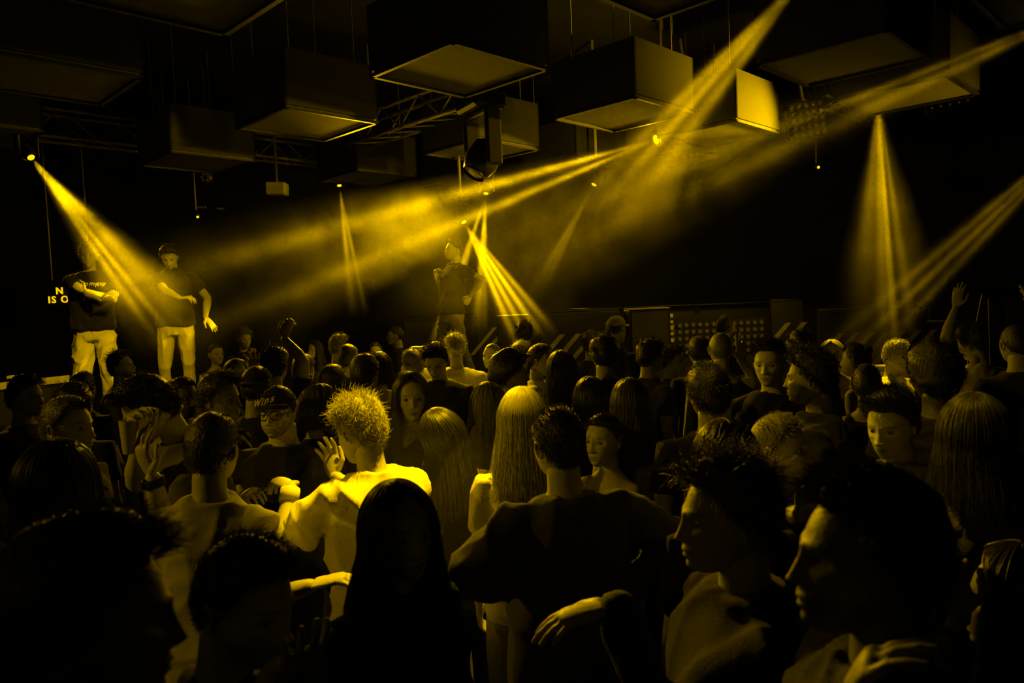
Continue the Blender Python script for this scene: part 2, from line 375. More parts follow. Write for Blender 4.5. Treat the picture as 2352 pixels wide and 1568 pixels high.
# ------------------------------------------------------------------ podiums, risers, striped barriers
M_deck = mat('black stage board', (.03, .03, .03), .55, noise=(4, .4), bump=(30, .15))
M_edge = mat('white edge tape', (.75, .75, .75), .6, noise=(9, .2))
M_stripe = mat('pale hazard paint', (.42, .42, .42), .7, noise=(12, .25))
PZ = 1.05
def podium(c, d, lab):
    r = empty('podium', (c[0], c[1], 0)); tag(r, lab, 'podium', 'black dance podiums')
    MB().box((0, 0, PZ - .03), (d[0], d[1], .06), None, .01).build('deck', M_deck, r)
    for k in (-1, 1):
        MB().box((0, k * (d[1] / 2 - .03), (PZ - .06) / 2), (d[0] - .04, .04, PZ - .06)).build('side_board', M_deck, r)
        MB().box((k * (d[0] / 2 - .04), 0, (PZ - .06) / 2), (.04, d[1] - .1, PZ - .06)).build('end_board', M_deck, r)
podium((-4.05, 7.75), (2.3, .85), 'black podium under the two standing men')
podium((-.72, 8.62), (1.1, .85), 'black podium under the man leaning back')
r = empty('ledge', (0, 0, 0)); tag(r, 'low black ledge with a white taped edge behind the podium', 'ledge')
a, b = at(-160, 902, 8.9), at(168, 866, 9.4); dv = (b - a); yaw = math.atan2(dv.y, dv.x); mid = (a + b) / 2; Rz = Matrix.Rotation(yaw, 3, 'Z')
MB().box((mid.x, mid.y, mid.z / 2 - .03), (dv.length, .35, mid.z - .06), Rz).build('body', M_deck, r)
MB().box(mid + Rz @ Vector((0, -.19, 0)), (dv.length, .02, .085), Rz @ Matrix.Rotation(-math.asin((b.z - a.z) / dv.length), 3, 'Y')).build('tape_edge', M_edge, r)
p = at(38, 864, 9.15)
MB().box(p + Vector((0, .1, -.01)), (.30, .1, .035), Rz).build('tape_scrap', M_edge, r)

def barrier(u0, u1, vtop, d, h, n, lab, slant=.9, sub=None):
    a, b = at(u0, vtop, d), at(u1, vtop, d); z1 = (a.z + b.z) / 2
    r = empty('striped_barrier', ((a.x + b.x) / 2, a.y, 0)); tag(r, lab, 'barrier', 'striped barrier boards at the stage')
    W = abs(b.x - a.x)
    MB().box((0, .03, (z1 + .28) / 2), (W, .06, z1 + .28), None, .008).build('board', M_deck, r)
    MB().tube([(-W / 2, .03, z1 + .295), (W / 2, .03, z1 + .295)], .018, 8).build('top_rail', M_deck, r)
    me = bpy.data.meshes.new('stripe'); w = W / n * .36; s = slant * h
    me.from_pydata([(-w / 2 - s / 2, -.004, -h), (w / 2 - s / 2, -.004, -h), (w / 2 + s / 2, -.004, 0), (-w / 2 + s / 2, -.004, 0),
                    (-w / 2 - s / 2, .004, -h), (w / 2 - s / 2, .004, -h), (w / 2 + s / 2, .004, 0), (-w / 2 + s / 2, .004, 0)], [],
                   [(0, 1, 2, 3), (7, 6, 5, 4), (0, 4, 5, 1), (1, 5, 6, 2), (2, 6, 7, 3), (3, 7, 4, 0)]); me.materials.append(M_stripe)
    for k in range(n):
        o = link('stripe', me, r); o.location = (-W / 2 + W * (k + .5) / n, -.002, z1)
    for k in (-1, 1):
        MB().box((k * (W / 2 - .05), .25, .02), (.06, .5, .04)).build('foot', M_deck, r)
barrier(1240, 1425, 766, 9.6, .42, 5, 'barrier board with slanted stripes beside the man leaning back')
barrier(1096, 1150, 752, 9.9, .36, 2, 'short striped barrier behind the low speaker')
barrier(1772, 1846, 741, 9.7, .26, 2, 'short striped barrier beside the lamp wall')
barrier(1880, 2130, 762, 9.3, .42, 7, 'long striped barrier board at the foot of the floor cone beam')
# lamp wall and speakers
c = at(1648, 775, 9.6)
lw = blinder(Vector((c.x, c.y, c.z)), 0, 14, 5, .0885, 'wide wall of round lamps behind the bald men', 0, False)
MB().box((0, .08, -(c.z + .235) / 2), (1.2, .12, c.z - .235)).build('stand', M_deck, lw)
def speaker(u0, u1, vtop, d, lab, dep=.45, yaw=0.0):
    a, b = at(u0, vtop, d), at(u1, vtop, d); W = abs(b.x - a.x); H = a.z
    r = empty('speaker_cabinet', ((a.x + b.x) / 2, a.y + dep / 2, 0), yaw); tag(r, lab, 'speaker', 'speaker stacks')
    n = 2; hh = H / n
    for k in range(n):
        bx = MB().box((0, 0, hh * (k + .5)), (W, dep, hh - .01), None, .015).build('cabinet', M_plastic, r)
        MB().box((0, -dep / 2 - .004, hh * (k + .5)), (W - .06, .012, hh - .08), None, .004).build('grille', mat('speaker grille', (.03, .03, .03), .6, bump=(220, .8)), r)
    MB().box((0, -.02, H + .004), (W, dep - .02, .012)).build('pale_top', mat('pale cabinet top', (.4, .4, .4), .7), r)  # top set paler than the cabinet sides
    return r
speaker(1141, 1214, 727, 8.8, 'low speaker stack with a pale top edge beside the striped barrier')
sp = speaker(1444, 1538, 711, 9.0, 'tall speaker stack between the man in the pale cap and the lamp wall')
for k in range(9):
    MB().box((.27, -.22, 1.84 - k * .075), (.035, .03, .03 if k % 2 else .045)).build('mark', M_edge, sp)
speaker(2090, 2200, 742, 9.75, 'dark speaker stack behind the long striped barrier')
# back stage riser along the rear wall
r = empty('stage_riser', (3.2, 11.4, 0)); tag(r, 'long black stage riser along the rear wall', 'stage')
MB().box((0, 0, .93), (9.5, 1.6, 1.86), None, .02).build('body', M_deck, r)
MB().tube([(-4.7, -.85, 1.93), (4.7, -.85, 1.93)], .02, 8).build('rail', M_plastic, r)
for k in range(10): MB().cyl((-4.7 + k * 1.04, -.85, 1.82), (-4.7 + k * 1.04, -.85, 1.93), .015, n=8).build('rail_post', M_plastic, r)
for k in range(9): MB().box((-4.4 + k * 1.1, -.81, .9), (1.04, .03, 1.7), None, .01).build('front_panel', M_deck, r)
# lit text sign beyond the podium
tx = empty('light_sign', at(150, 690, 11.6)); tag(tx, 'glowing text sign half hidden by the man with folded arms', 'sign')
M_sign = mat('sign letters', (.5, .5, .5), .5, emit=1.1)
bb = MB().box((.12, .03, .05), (.95, .04, .55), None, .01).build('back_board', M_plastic, tx)
def text_mesh(s, size, ext=.006, bold=0.0, shear=0.0):
    cu = bpy.data.curves.new('txt', 'FONT'); cu.body = s; cu.size = size; cu.extrude = ext; cu.offset = bold; cu.shear = shear; cu.resolution_u = 3; cu.space_character = 1.25
    o = bpy.data.objects.new('txt', cu); COL.objects.link(o); dg = bpy.context.evaluated_depsgraph_get()
    me = bpy.data.meshes.new_from_object(o.evaluated_get(dg)); bpy.data.objects.remove(o); bpy.data.curves.remove(cu)
    return me
for (s, x, z) in (('N', -.14, .105), ('IS', -.27, -.03), ('O', -.07, -.03)):
    me = text_mesh(s, .15, .008, .002); me.materials.clear(); me.materials.append(M_sign)
    o = link('letters', me, tx); o.location = (x, 0, z); o.rotation_euler = (math.pi / 2, 0, 0)
for x in (-.2, .4): MB().cyl((x, .03, .3), (x, .03, ZC - tx.location.z), .012, n=6).build('hanging_wire', M_metal, tx)
# white mixing desk with a lit top
dk = empty('mixing_desk', at(2022, 880, 6.8)); dk.location.z = 0; zz = at(2022, 842, 6.8).z
tag(dk, 'white lit mixing desk behind the blond man in white', 'desk')
MB().box((0, 0, zz - .10), (1.0, .45, .20), None, .02).build('console', M_white, dk)
MB().box((0, 0, (zz - .2) / 2), (.9, .4, zz - .2), None, .01).build('stand', M_deck, dk)
for k in range(5): MB().tube([(-.3 + k * .16, -.226, zz - .1), (-.3 + k * .16, -.245, zz - .1)], [.035, .028], 12).build('knob', M_plastic, dk)
# microphone / flag poles at the side
for (u0, v0, u1, v1, d, lab) in ((2236, 770, 2256, 675, 7.6, 'thin slanted pole behind the curly haired man with raised arm'), (2272, 760, 2270, 685, 7.8, 'short upright pole beside the slanted pole')):
    r = empty('thin_pole', (0, 0, 0)); a, b = at(u0, v0, d), at(u1, v1, d); lo = a + (a - b) * (a.z / (b.z - a.z)); r.location = lo
    tag(r, lab, 'pole'); MB().cyl((0, 0, .01), b - lo, .006, n=8).build('rod', M_metal, r); MB().cyl((0, 0, 0), (0, 0, .02), .09, n=16).build('foot', M_plastic, r)
# ------------------------------------------------------------------ people: one posed figure per call
def V3(*a): return np.array(a, float)
def nrm(v): v = np.asarray(v, float); return v / max(np.linalg.norm(v), 1e-9)
def sstep(x, a, b): t = np.clip((x - a) / (b - a), 0, 1); return t * t * (3 - 2 * t)
def rotx(a): c, s = math.cos(a), math.sin(a); return np.array([[1, 0, 0], [0, c, -s], [0, s, c]])
def roty(a): c, s = math.cos(a), math.sin(a); return np.array([[c, 0, s], [0, 1, 0], [-s, 0, c]])
def rotz(a): c, s = math.cos(a), math.sin(a); return np.array([[c, -s, 0], [s, c, 0], [0, 0, 1]])
class Geo:
    """vertex / face accumulator on numpy arrays"""
    def __init__(s): s.v = []; s.f = []; s.n = 0
    def add(s, v, f):
        v = np.asarray(v, float); s.v.append(v); s.f += [tuple(int(i) + s.n for i in q) for q in f]; s.n += len(v); return s
    def grid(s, rings, close_u=True, capa=True, capb=True):
        """rings: (m, n, 3) -> lofted surface with fan caps"""
        m, n = rings.shape[:2]; v = rings.reshape(-1, 3); f = []
        for i in range(m - 1):
            for k in range(n if close_u else n - 1):
                j = (k + 1) % n; f.append((i * n + k, i * n + j, i * n + n + j, i * n + n + k))
        if capa: v = np.vstack([v, rings[0].mean(0)]); c = len(v) - 1; f += [(c, (k + 1) % n, k) for k in range(n)]
        if capb: v = np.vstack([v, rings[-1].mean(0)]); c = len(v) - 1; o = (m - 1) * n; f += [(c, o + k, o + (k + 1) % n) for k in range(n)]
        return s.add(v, f)
    def limb(s, pts, rad, n=12, flat=1.0, up=None, round_ends=True):
        """tapered limb through pts; flat squashes the second axis; rounded ends"""
        pts = np.asarray(pts, float); rad = np.asarray(rad, float) * np.ones(len(pts))
        if round_ends:
            t0 = nrm(pts[0] - pts[1]); t1 = nrm(pts[-1] - pts[-2])
            pts = np.vstack([pts[0] + t0 * rad[0] * .75, pts[0] + t0 * rad[0] * .45, pts, pts[-1] + t1 * rad[-1] * .45, pts[-1] + t1 * rad[-1] * .75])
            rad = np.concatenate([[rad[0] * .45, rad[0] * .85], rad, [rad[-1] * .85, rad[-1] * .45]])
        R = []; u = None if up is None else np.asarray(up, float)
        for i in range(len(pts)):
            t = nrm(pts[min(i + 1, len(pts) - 1)] - pts[max(i - 1, 0)])
            if u is None: u = V3(0, 0, 1) if abs(t[2]) < .85 else V3(0, 1, 0)
            a = nrm(np.cross(u, t)); b = nrm(np.cross(t, a)); u = b
            w = np.arange(n) * 2 * math.pi / n
            R.append(pts[i] + rad[i] * (np.outer(np.cos(w), a) + flat * np.outer(np.sin(w), b)))
        return s.grid(np.array(R))
    def rings(s, rows, n=24, M=None):
        """elliptic rings (z, half width, half depth, y offset, squareness)"""
        w = np.arange(n) * 2 * math.pi / n; R = []
        for (z, hw, hd, yo, sq) in rows:
            c, q = np.cos(w), np.sin(w); p = 2.0 / sq
            R.append(np.stack([hw * np.sign(c) * np.abs(c) ** p, yo + hd * np.sign(q) * np.abs(q) ** p, np.full(n, z)], 1))
        R = np.array(R)
        if M is not None: R = M(R.reshape(-1, 3)).reshape(R.shape)
        return s.grid(R)
    def ell(s, c, r, n=12, m=8, R=None):
        th = np.linspace(.15, math.pi - .15, m); ph = np.arange(n) * 2 * math.pi / n
        g = np.stack([np.outer(np.sin(th), np.cos(ph)), np.outer(np.sin(th), np.sin(ph)), np.outer(np.cos(th), np.ones(n))], 2)[::-1] * np.asarray(r)
        if R is not None: g = g @ np.asarray(R).T
        return s.grid(g + np.asarray(c))
    def arr(s): return (np.vstack(s.v) if s.v else np.zeros((0, 3))), s.f

# ---- head -------------------------------------------------------------------------------------------------
def head_base(n):
    nx, ny, nz = n[..., 0], n[..., 1], n[..., 2]; s = np.clip(-nz, 0, 1)
    x = .076 * nx * (1 - .26 * s ** 1.6) * (1 + .03 * np.clip(nz, 0, 1))
    y = .097 * ny * np.where(ny > 0, 1.04, 1.0) - .046 * s ** 1.5
    z = .117 * nz
    return np.stack([x, y, z], -1)
def head_dirs(na, npol):
    """directions on the head, denser towards the face (front is -y)"""
    t = np.arange(na) / na * 2 * math.pi - math.pi; az = t - .55 * np.sin(t)
    u = np.linspace(0, 1, npol); po = .035 + (math.pi - .07) * u; po = po + .13 * np.sin(2 * (po - .25))
    po = np.clip(po, .03, math.pi - .03)
    A, P = np.meshgrid(az, po); return np.stack([np.sin(P) * np.sin(A), -np.sin(P) * np.cos(A), np.cos(P)], -1)
def face(p, n, fem=0.0, jaw=1.0, beard=0.0, smile=0.0, fat=0.0):
    """pushes the face features into head points p (directions n); returns points, tint"""
    p = p.copy(); x, z = p[..., 0], p[..., 2]; ax = np.abs(x); fr = sstep(-n[..., 1], .12, .5)
    g = lambda cx, cz, sx, sz: np.exp(-((ax - cx) / sx) ** 2 - ((z - cz) / sz) ** 2)
    dy = np.zeros_like(x)
    dy -= .0055 * (1 - .6 * fem) * g(.028, .021, .026, .009)                       # brow ridge
    dy += .0135 * g(.032, .002, .0165, .0105)                                      # sockets
    dy -= .0045 * g(.031, .001, .010, .0055)                                       # lids
    t = np.clip((.014 - z) / .052, 0, 1); cut = sstep(z, -.047, -.037)
    dy -= (.006 + .017 * t ** 1.3) * np.exp(-(x / (.0085 + .0055 * t)) ** 2) * cut * (z < .022)   # nose
    dy -= .008 * g(.0135, -.036, .007, .006)                                       # nostrils wings
    dy -= .005 * g(.0, -.061, .020, .0055) + .0055 * g(.0, -.0735, .018, .006)     # lips
    dy += .0045 * g(.0, -.0675, .022, .0028)
    dy += .003 * g(.0, -.084, .02, .006)
    dy -= .007 * jaw * g(.0, -.101, .022, .013)                                    # chin
    dy -= .0045 * g(.048, -.018, .02, .016) + fat * .010 * g(.045, -.055, .03, .03)
    dy += .003 * g(.05, -.055, .014, .02) * (1 - fat)
    p[..., 1] += dy * fr
    side = sstep(ax, .035, .07) * sstep(-z, .05, .1)
    p[..., 0] *= 1 + .06 * (1 - fem) * jaw * side + .10 * fat * sstep(-z, .0, .08)
    tint = np.ones_like(x)
    brow = g(.033, .024 + .0, .020, .0042) * fr; tint *= 1 - .72 * brow
    tint *= 1 - .45 * (g(.0, -.061, .019, .0045) + g(.0, -.0735, .016, .005)) * fr
    tint *= 1 - .75 * np.clip(g(.0, -.0672, .020, .0018), 0, 1) * fr
    tint *= 1 - .35 * g(.032, .000, .014, .006) * fr
    if beard > 0:
        b = sstep(-z, .035, .06) * sstep(.09 - np.abs(p[..., 1] + .045), 0, .03) * (1 - .8 * g(.0, -.067, .02, .010)); b = np.maximum(b, g(.0, -.051, .024, .006))
        tint *= 1 - beard * np.clip(b * sstep(-n[..., 1], -.25, .15), 0, 1)
    return p, tint
def hairline(az):
    a = np.abs(az) / math.pi
    return np.interp(a, [0, .20, .33, .42, .50, .56, .70, 1.0], [.60, .60, .44, .14, -.04, -.05, -.42, -.60])
def hair_mask(n, recede=0.0, soft=.10):
    az = np.arctan2(n[..., 0], -n[..., 1]); return sstep(n[..., 2] - (hairline(az) + recede * np.exp(-(az / .9) ** 2)), -soft * .3, soft)
_rng = np.random.RandomState(11)
_WK = _rng.normal(size=(3, 8, 3)); _WP = _rng.uniform(0, 6.28, (3, 8))
def wob(p, scale, ch=0):
    """cheap smooth noise, -1..1"""
    q = p @ _WK[ch].T * scale + _WP[ch] + 1.7 * np.sin(p @ _WK[(ch + 1) % 3].T * scale * .6)
    return np.sin(q).mean(-1) * 1.9
def folds(v, seed, freq=26.0, steep=.35):
    """creases of cloth: sharp ridges with soft valleys, about -0.4..1"""
    r = np.random.RandomState(900 + seed); t = np.zeros(len(v)); w = wob(v + seed, 5.5, 0) * 2.2 + wob(v + seed * .7, 11, 1) * .8
    for i in range(4):
        a = r.uniform(0, 6.28); k = V3(math.cos(a), math.sin(a), r.uniform(-1, 1) * (1.4 if i < 2 else steep)); k /= np.linalg.norm(k)
        t += (1 - np.abs(np.sin(v @ k * freq * r.uniform(.6, 1.2) + w + r.uniform(0, 6.28)))) ** 2.2 * np.clip(.5 + .9 * wob(v + i * 3.1 + seed, 4.0, 2), 0, 1)
    return t - .45
HAIR = {  # thickness side, top, front lift, lump scale, lump amount, strand length, curl
 'buzz':  (.003, .004, .0, 60, .0005, .006, 0), 'short': (.007, .017, .006, 45, .003, .020, .1), 'crop': (.005, .020, .012, 40, .004, .028, .15),
 'quiff': (.007, .030, .026, 30, .006, .040, .25), 'curly': (.013, .030, .012, 44, .011, .040, 1.), 'afro': (.034, .046, .016, 40, .009, .034, 1.2),
 'spiky': (.010, .030, .014, 42, .008, .034, .0), 'mop': (.015, .026, .012, 34, .007, .045, .5), 'slick': (.008, .012, .002, 24, .002, .02, 0), 'wavy': (.014, .030, .014, 32, .009, .060, .6)}
def hair_cap(style, na, npol, recede=0.0, seed=0):
    n = head_dirs(na, npol); p = head_base(n); s, t, lift, sc, am, sl, cu = HAIR[style]
    m = hair_mask(n, recede, .16 + 6.0 * t); up = sstep(n[..., 2], .1, .8); frn = np.exp(-((n[..., 2] - .75) / .35) ** 2) * sstep(-n[..., 1], .05, .7)
    th = s + (t - s) * up + lift * frn + am * wob(p + seed * .37, sc)
    th = np.where(m > 0, th, 0); off = th * m - .012 * (1 - m)
    return n, p + n * off[..., None], m
def hair_strands_short(style, count, seg, recede, seed, rngs):
    s, t, lift, sc, am, sl, cu = HAIR[style]; n = rngs.normal(size=(count * 3, 3)); n /= np.linalg.norm(n, axis=1)[:, None]
    n = n[hair_mask(n, recede, .02) > .5][:count]; k = len(n)
    up = sstep(n[:, 2], .1, .8); frn = np.exp(-((n[:, 2] - .75) / .35) ** 2) * sstep(-n[:, 1], .05, .7)
    th = s + (t - s) * up + lift * frn
    root = head_base(n) + n * (th * .55)[:, None]
    flow = np.stack([n[:, 0] * .3, np.where(n[:, 2] > .45, -.55, .25) + 0 * n[:, 0], -.9 + .9 * up], 1)
    if style in ('spiky', 'curly', 'afro', 'wavy'): flow = rngs.normal(size=(k, 3)) * .6
    if style in ('quiff', 'crop'): flow = np.stack([n[:, 0] * .6, -.35 * up - .1, .35 * up - .5 * (1 - up)], 1)
    flow += rngs.normal(size=(k, 3)) * .22
    L = (sl * rngs.uniform(.6, 1.15, k) * (.45 + .55 * up))[:, None]
    P = np.zeros((k, seg, 3)); a1 = nrm3(np.cross(n, rngs.normal(size=(k, 3)))); a2 = np.cross(n, a1); ph = rngs.uniform(0, 6.28, k)
    for j in range(seg):
        q = j / (seg - 1); P[:, j] = root + n * L * q * (.75 - .25 * q) + flow * L * q * q * .8
        if cu > 0:
            w = ph + q * 7 * cu; P[:, j] += (a1 * np.cos(w)[:, None] + a2 * np.sin(w)[:, None]) * (.008 * cu * q)
    return P
def nrm3(a): return a / np.maximum(np.linalg.norm(a, axis=-1), 1e-9)[..., None]
def long_path(az, th0, off, length, steps, flare=.0, back=.0, amin=1.02, sway=(0, 0)):
    """hair falling from the crown: follows the skull, then hangs. az, th0, off arrays (k) -> (k, steps, 3)"""
    k = len(az); P = np.zeros((k, steps, 3)); sg = np.where(az >= 0, 1., -1.); aa = np.abs(az)
    arc = 1.72; tot = arc * .105 + length
    for j in range(steps):
        s = th0 * .105 + (tot - th0 * .105) * j / (steps - 1)
        th = np.minimum(s / .105, arc); drop = np.maximum(s - arc * .105, 0)
        a = sg * np.maximum(aa, amin * sstep(th, .25, 1.15))
        n = np.stack([np.sin(th) * np.sin(a), -np.sin(th) * np.cos(a), np.cos(th)], 1); p = head_base(n) + n * off[:, None]
        dd = np.clip(drop / .25, 0, 1)
        p[:, 2] -= drop; p[:, 0] += np.sin(a) * flare * dd + sway[0] * drop; p[:, 1] += (.035 + back) * sstep(drop, 0, .2) * (np.cos(a) < .2) + sway[1] * drop
        P[:, j] = p
    return P
def hair_long(length, na=40, steps=22, flare=.02, thick=.016, amin=1.02, sway=(0, 0), seed=0):
    az = np.linspace(-math.pi, math.pi, na + 1)[:-1] + .001; az = np.where(np.abs(az) < .02, .02, az)
    lump = .004 * np.sin(az * 9 + seed) + .003 * np.sin(az * 17 + 2 * seed)
    o = long_path(az, np.full(na, .05), thick + lump, length, steps, flare, amin=amin, sway=sway)
    i = long_path(az, np.full(na, .05), np.full(na, -.012), length * .97, steps, flare * .6, amin=amin, sway=sway)
    # the curtain opens at the face: close the two front edges by joining outer and inner sheets into one ring
    order = np.argsort(np.where(az < 0, az + 2 * math.pi, az)); o = o[order]; i = i[order]
    ring = np.concatenate([o, i[::-1]], 0).transpose(1, 0, 2)
    g = Geo(); g.grid(ring); return g

# ---- hands ------------------------------------------------------------------------------------------------
def hand(g, wrist, fdir, palm_n, side, curl=.5, spread=.12, thumb=.6, sc=1.0, point=None, lod=0):
    """palm, four fingers and a thumb; fdir: where the hand points, palm_n: where the palm looks, side: +1 thumb along fdir x palm_n"""
    f = nrm(fdir); pn = nrm(palm_n - f * np.dot(palm_n, f)); lat = np.cross(f, pn) * side   # lat: towards the thumb
    w = np.asarray(wrist, float); nn = 8
    g.limb([w - f * .01, w + f * .025 * sc, w + f * .06 * sc, w + f * .088 * sc], np.array([.024, .034, .040, .037]) * sc, 12, .42, up=pn)
    base = [(.029, .086), (.010, .092), (-.010, .089), (-.028, .080)]; ln = [(.040, .024, .019), (.045, .028, .020), (.041, .026, .020), (.033, .019, .018)]
    for k in range(4):
        c = curl if point is None or k not in point else .06
        d0 = nrm(f + lat * spread * (1.5 - k) * .9); p = w + f * base[k][1] * sc + lat * base[k][0] * sc; pts = [p - d0 * .02 * sc, p]; a = c * .5
        for q, l in enumerate(ln[k]):
            a += c * (.35 if q == 0 else .75) * (1 if q < 2 else .7)
            dd = nrm(d0 * math.cos(a) + pn * math.sin(a)); p = p + dd * l * sc; pts.append(p)
        g.limb(pts, np.array([.0095, .0098, .0088, .0082, .0068]) * sc, nn)
    tb = w + f * .022 * sc + lat * .026 * sc; d1 = nrm(f * .62 + lat * .75 + pn * .25); d2 = nrm(f * (.8 + .2 * thumb) + lat * (.55 - .75 * thumb) + pn * .45 * thumb)
    p1 = tb + d1 * .040 * sc; p2 = p1 + d2 * .032 * sc; p3 = p2 + nrm(d2 + pn * .3 * thumb) * .024 * sc
    g.limb([tb - d1 * .012 * sc, tb, p1, p2, p3], np.array([.014, .0155, .0120, .0105, .0085]) * sc, nn)
def ik(sh, target, l1, l2, pole):
    d = target - sh; L = np.linalg.norm(d); L2 = min(L, (l1 + l2) * .995); u = d / max(L, 1e-6); t = sh + u * L2
    a = (l1 * l1 - l2 * l2 + L2 * L2) / (2 * L2); h = math.sqrt(max(l1 * l1 - a * a, 1e-6))
    p = nrm(np.asarray(pole, float) - u * np.dot(pole, u)); return sh + u * a + p * h, t

# ---- shared batch: meshes that a voxel remesh fuses into one skin are evaluated together at the end -----------
PENDING = []
def mesh_from(name, v, f, material, smooth=True, tint=None):
    me = bpy.data.meshes.new(name)
    nf = len(f); loops = np.fromiter((i for q in f for i in q), np.int32); tot = np.fromiter((len(q) for q in f), np.int32, nf); st = np.concatenate([[0], np.cumsum(tot)[:-1]]).astype(np.int32)
    me.vertices.add(len(v)); me.vertices.foreach_set('co', np.asarray(v, np.float32).ravel())
    me.loops.add(len(loops)); me.loops.foreach_set('vertex_index', loops)
    me.polygons.add(nf); me.polygons.foreach_set('loop_start', st); me.polygons.foreach_set('use_smooth', np.full(nf, smooth))
    if material: me.materials.append(material)
    if tint is not None:
        at_ = me.attributes.new('tint', 'FLOAT', 'POINT'); at_.data.foreach_set('value', np.asarray(tint, np.float32))
    me.update(calc_edges=True); me.validate(); return me
def fuse(geo, voxel, done, smooth=3):
    """queue geometry for a voxel fuse; done(verts, faces, normals) is called with the fused surface"""
    v, f = geo.arr(); me = mesh_from('tmp', v, f, None); o = bpy.data.objects.new('tmp', me); COL.objects.link(o)
    md = o.modifiers.new('r', 'REMESH'); md.mode = 'VOXEL'; md.voxel_size = voxel; md.adaptivity = 0
    sm = o.modifiers.new('s', 'SMOOTH'); sm.iterations = smooth; sm.factor = .5
    PENDING.append((o, done))
def flush():
    dg = bpy.context.evaluated_depsgraph_get(); dg.update()
    for o, done in PENDING:
        ev = o.evaluated_get(dg); me = ev.to_mesh(); nv = len(me.vertices)
        co = np.empty(nv * 3, np.float32); me.vertices.foreach_get('co', co); no = np.empty(nv * 3, np.float32); me.vertices.foreach_get('normal', no)
        nl = len(me.loops); li = np.empty(nl, np.int32); me.loops.foreach_get('vertex_index', li); npoly = len(me.polygons); ls = np.empty(npoly, np.int32); lt = np.empty(npoly, np.int32)
        me.polygons.foreach_get('loop_start', ls); me.polygons.foreach_get('loop_total', lt)
        f = [tuple(li[a:a + b].tolist()) for a, b in zip(ls.tolist(), lt.tolist())]; ev.to_mesh_clear()
        done(co.reshape(-1, 3).astype(float), f, no.reshape(-1, 3).astype(float))
    for o, _ in PENDING:
        me = o.data; bpy.data.objects.remove(o); bpy.data.meshes.remove(me)
    PENDING.clear()
def skin_mat(name, val):
    if name in MATS: return MATS[name]
    M = mat(name, (val, val, val), .55, spec=.45, bump=(90, .12)); nt = M.node_tree; N = nt.nodes; K = nt.links; b = N['Principled BSDF']
    a = N.new('ShaderNodeAttribute'); a.attribute_name = 'tint'; mx = N.new('ShaderNodeMath'); mx.operation = 'MULTIPLY'; mx.inputs[1].default_value = val
    K.new(a.outputs['Fac'], mx.inputs[0]); cb = N.new('ShaderNodeCombineColor')
    for i in range(3): K.new(mx.outputs[0], cb.inputs[i])
    K.new(cb.outputs[0], b.inputs['Base Color']); return M
SKIN = {'fair': .46, 'mid': .36, 'tan': .26, 'dark': .12}
HAIRC = {'black': .010, 'dark': .020, 'brown': .055, 'light': .14, 'blond': .42, 'grey': .16}
CLOTH = {'black': .012, 'charcoal': .03, 'grey': .10, 'mid': .20, 'light': .42, 'white': .72, 'denim': .09}
def hair_mat(c, strand=False):
    v = HAIRC[c]; return mat('%s hair%s' % (c, ' strands' if strand else ''), (v, v, v), .38 if strand else .5, spec=.55, bump=None if strand else (130, .6, (1, 1, .12)))
def cloth_mat(c, kind='cotton'):
    v = CLOTH[c]; return mat('%s %s' % (c, kind), (v, v, v), .85, spec=.2, noise=(7, .12), bump=(260, .35), sheen=.06)
def strands_obj(name, P, rad, material, parent):
    k, s = P.shape[:2]; hc = bpy.data.hair_curves.new(name); hc.add_curves([s] * k)
    hc.attributes['position'].data.foreach_set('vector', P.astype(np.float32).ravel())
    ra = hc.attributes.get('radius') or hc.attributes.new('radius', 'FLOAT', 'POINT')
    r = np.tile(np.linspace(1, .25, s), k) * rad; ra.data.foreach_set('value', r.astype(np.float32))
    hc.materials.append(material); o = bpy.data.objects.new(name, hc); COL.objects.link(o); o.parent = parent; return o
PEOPLE = []; _seed = [0]
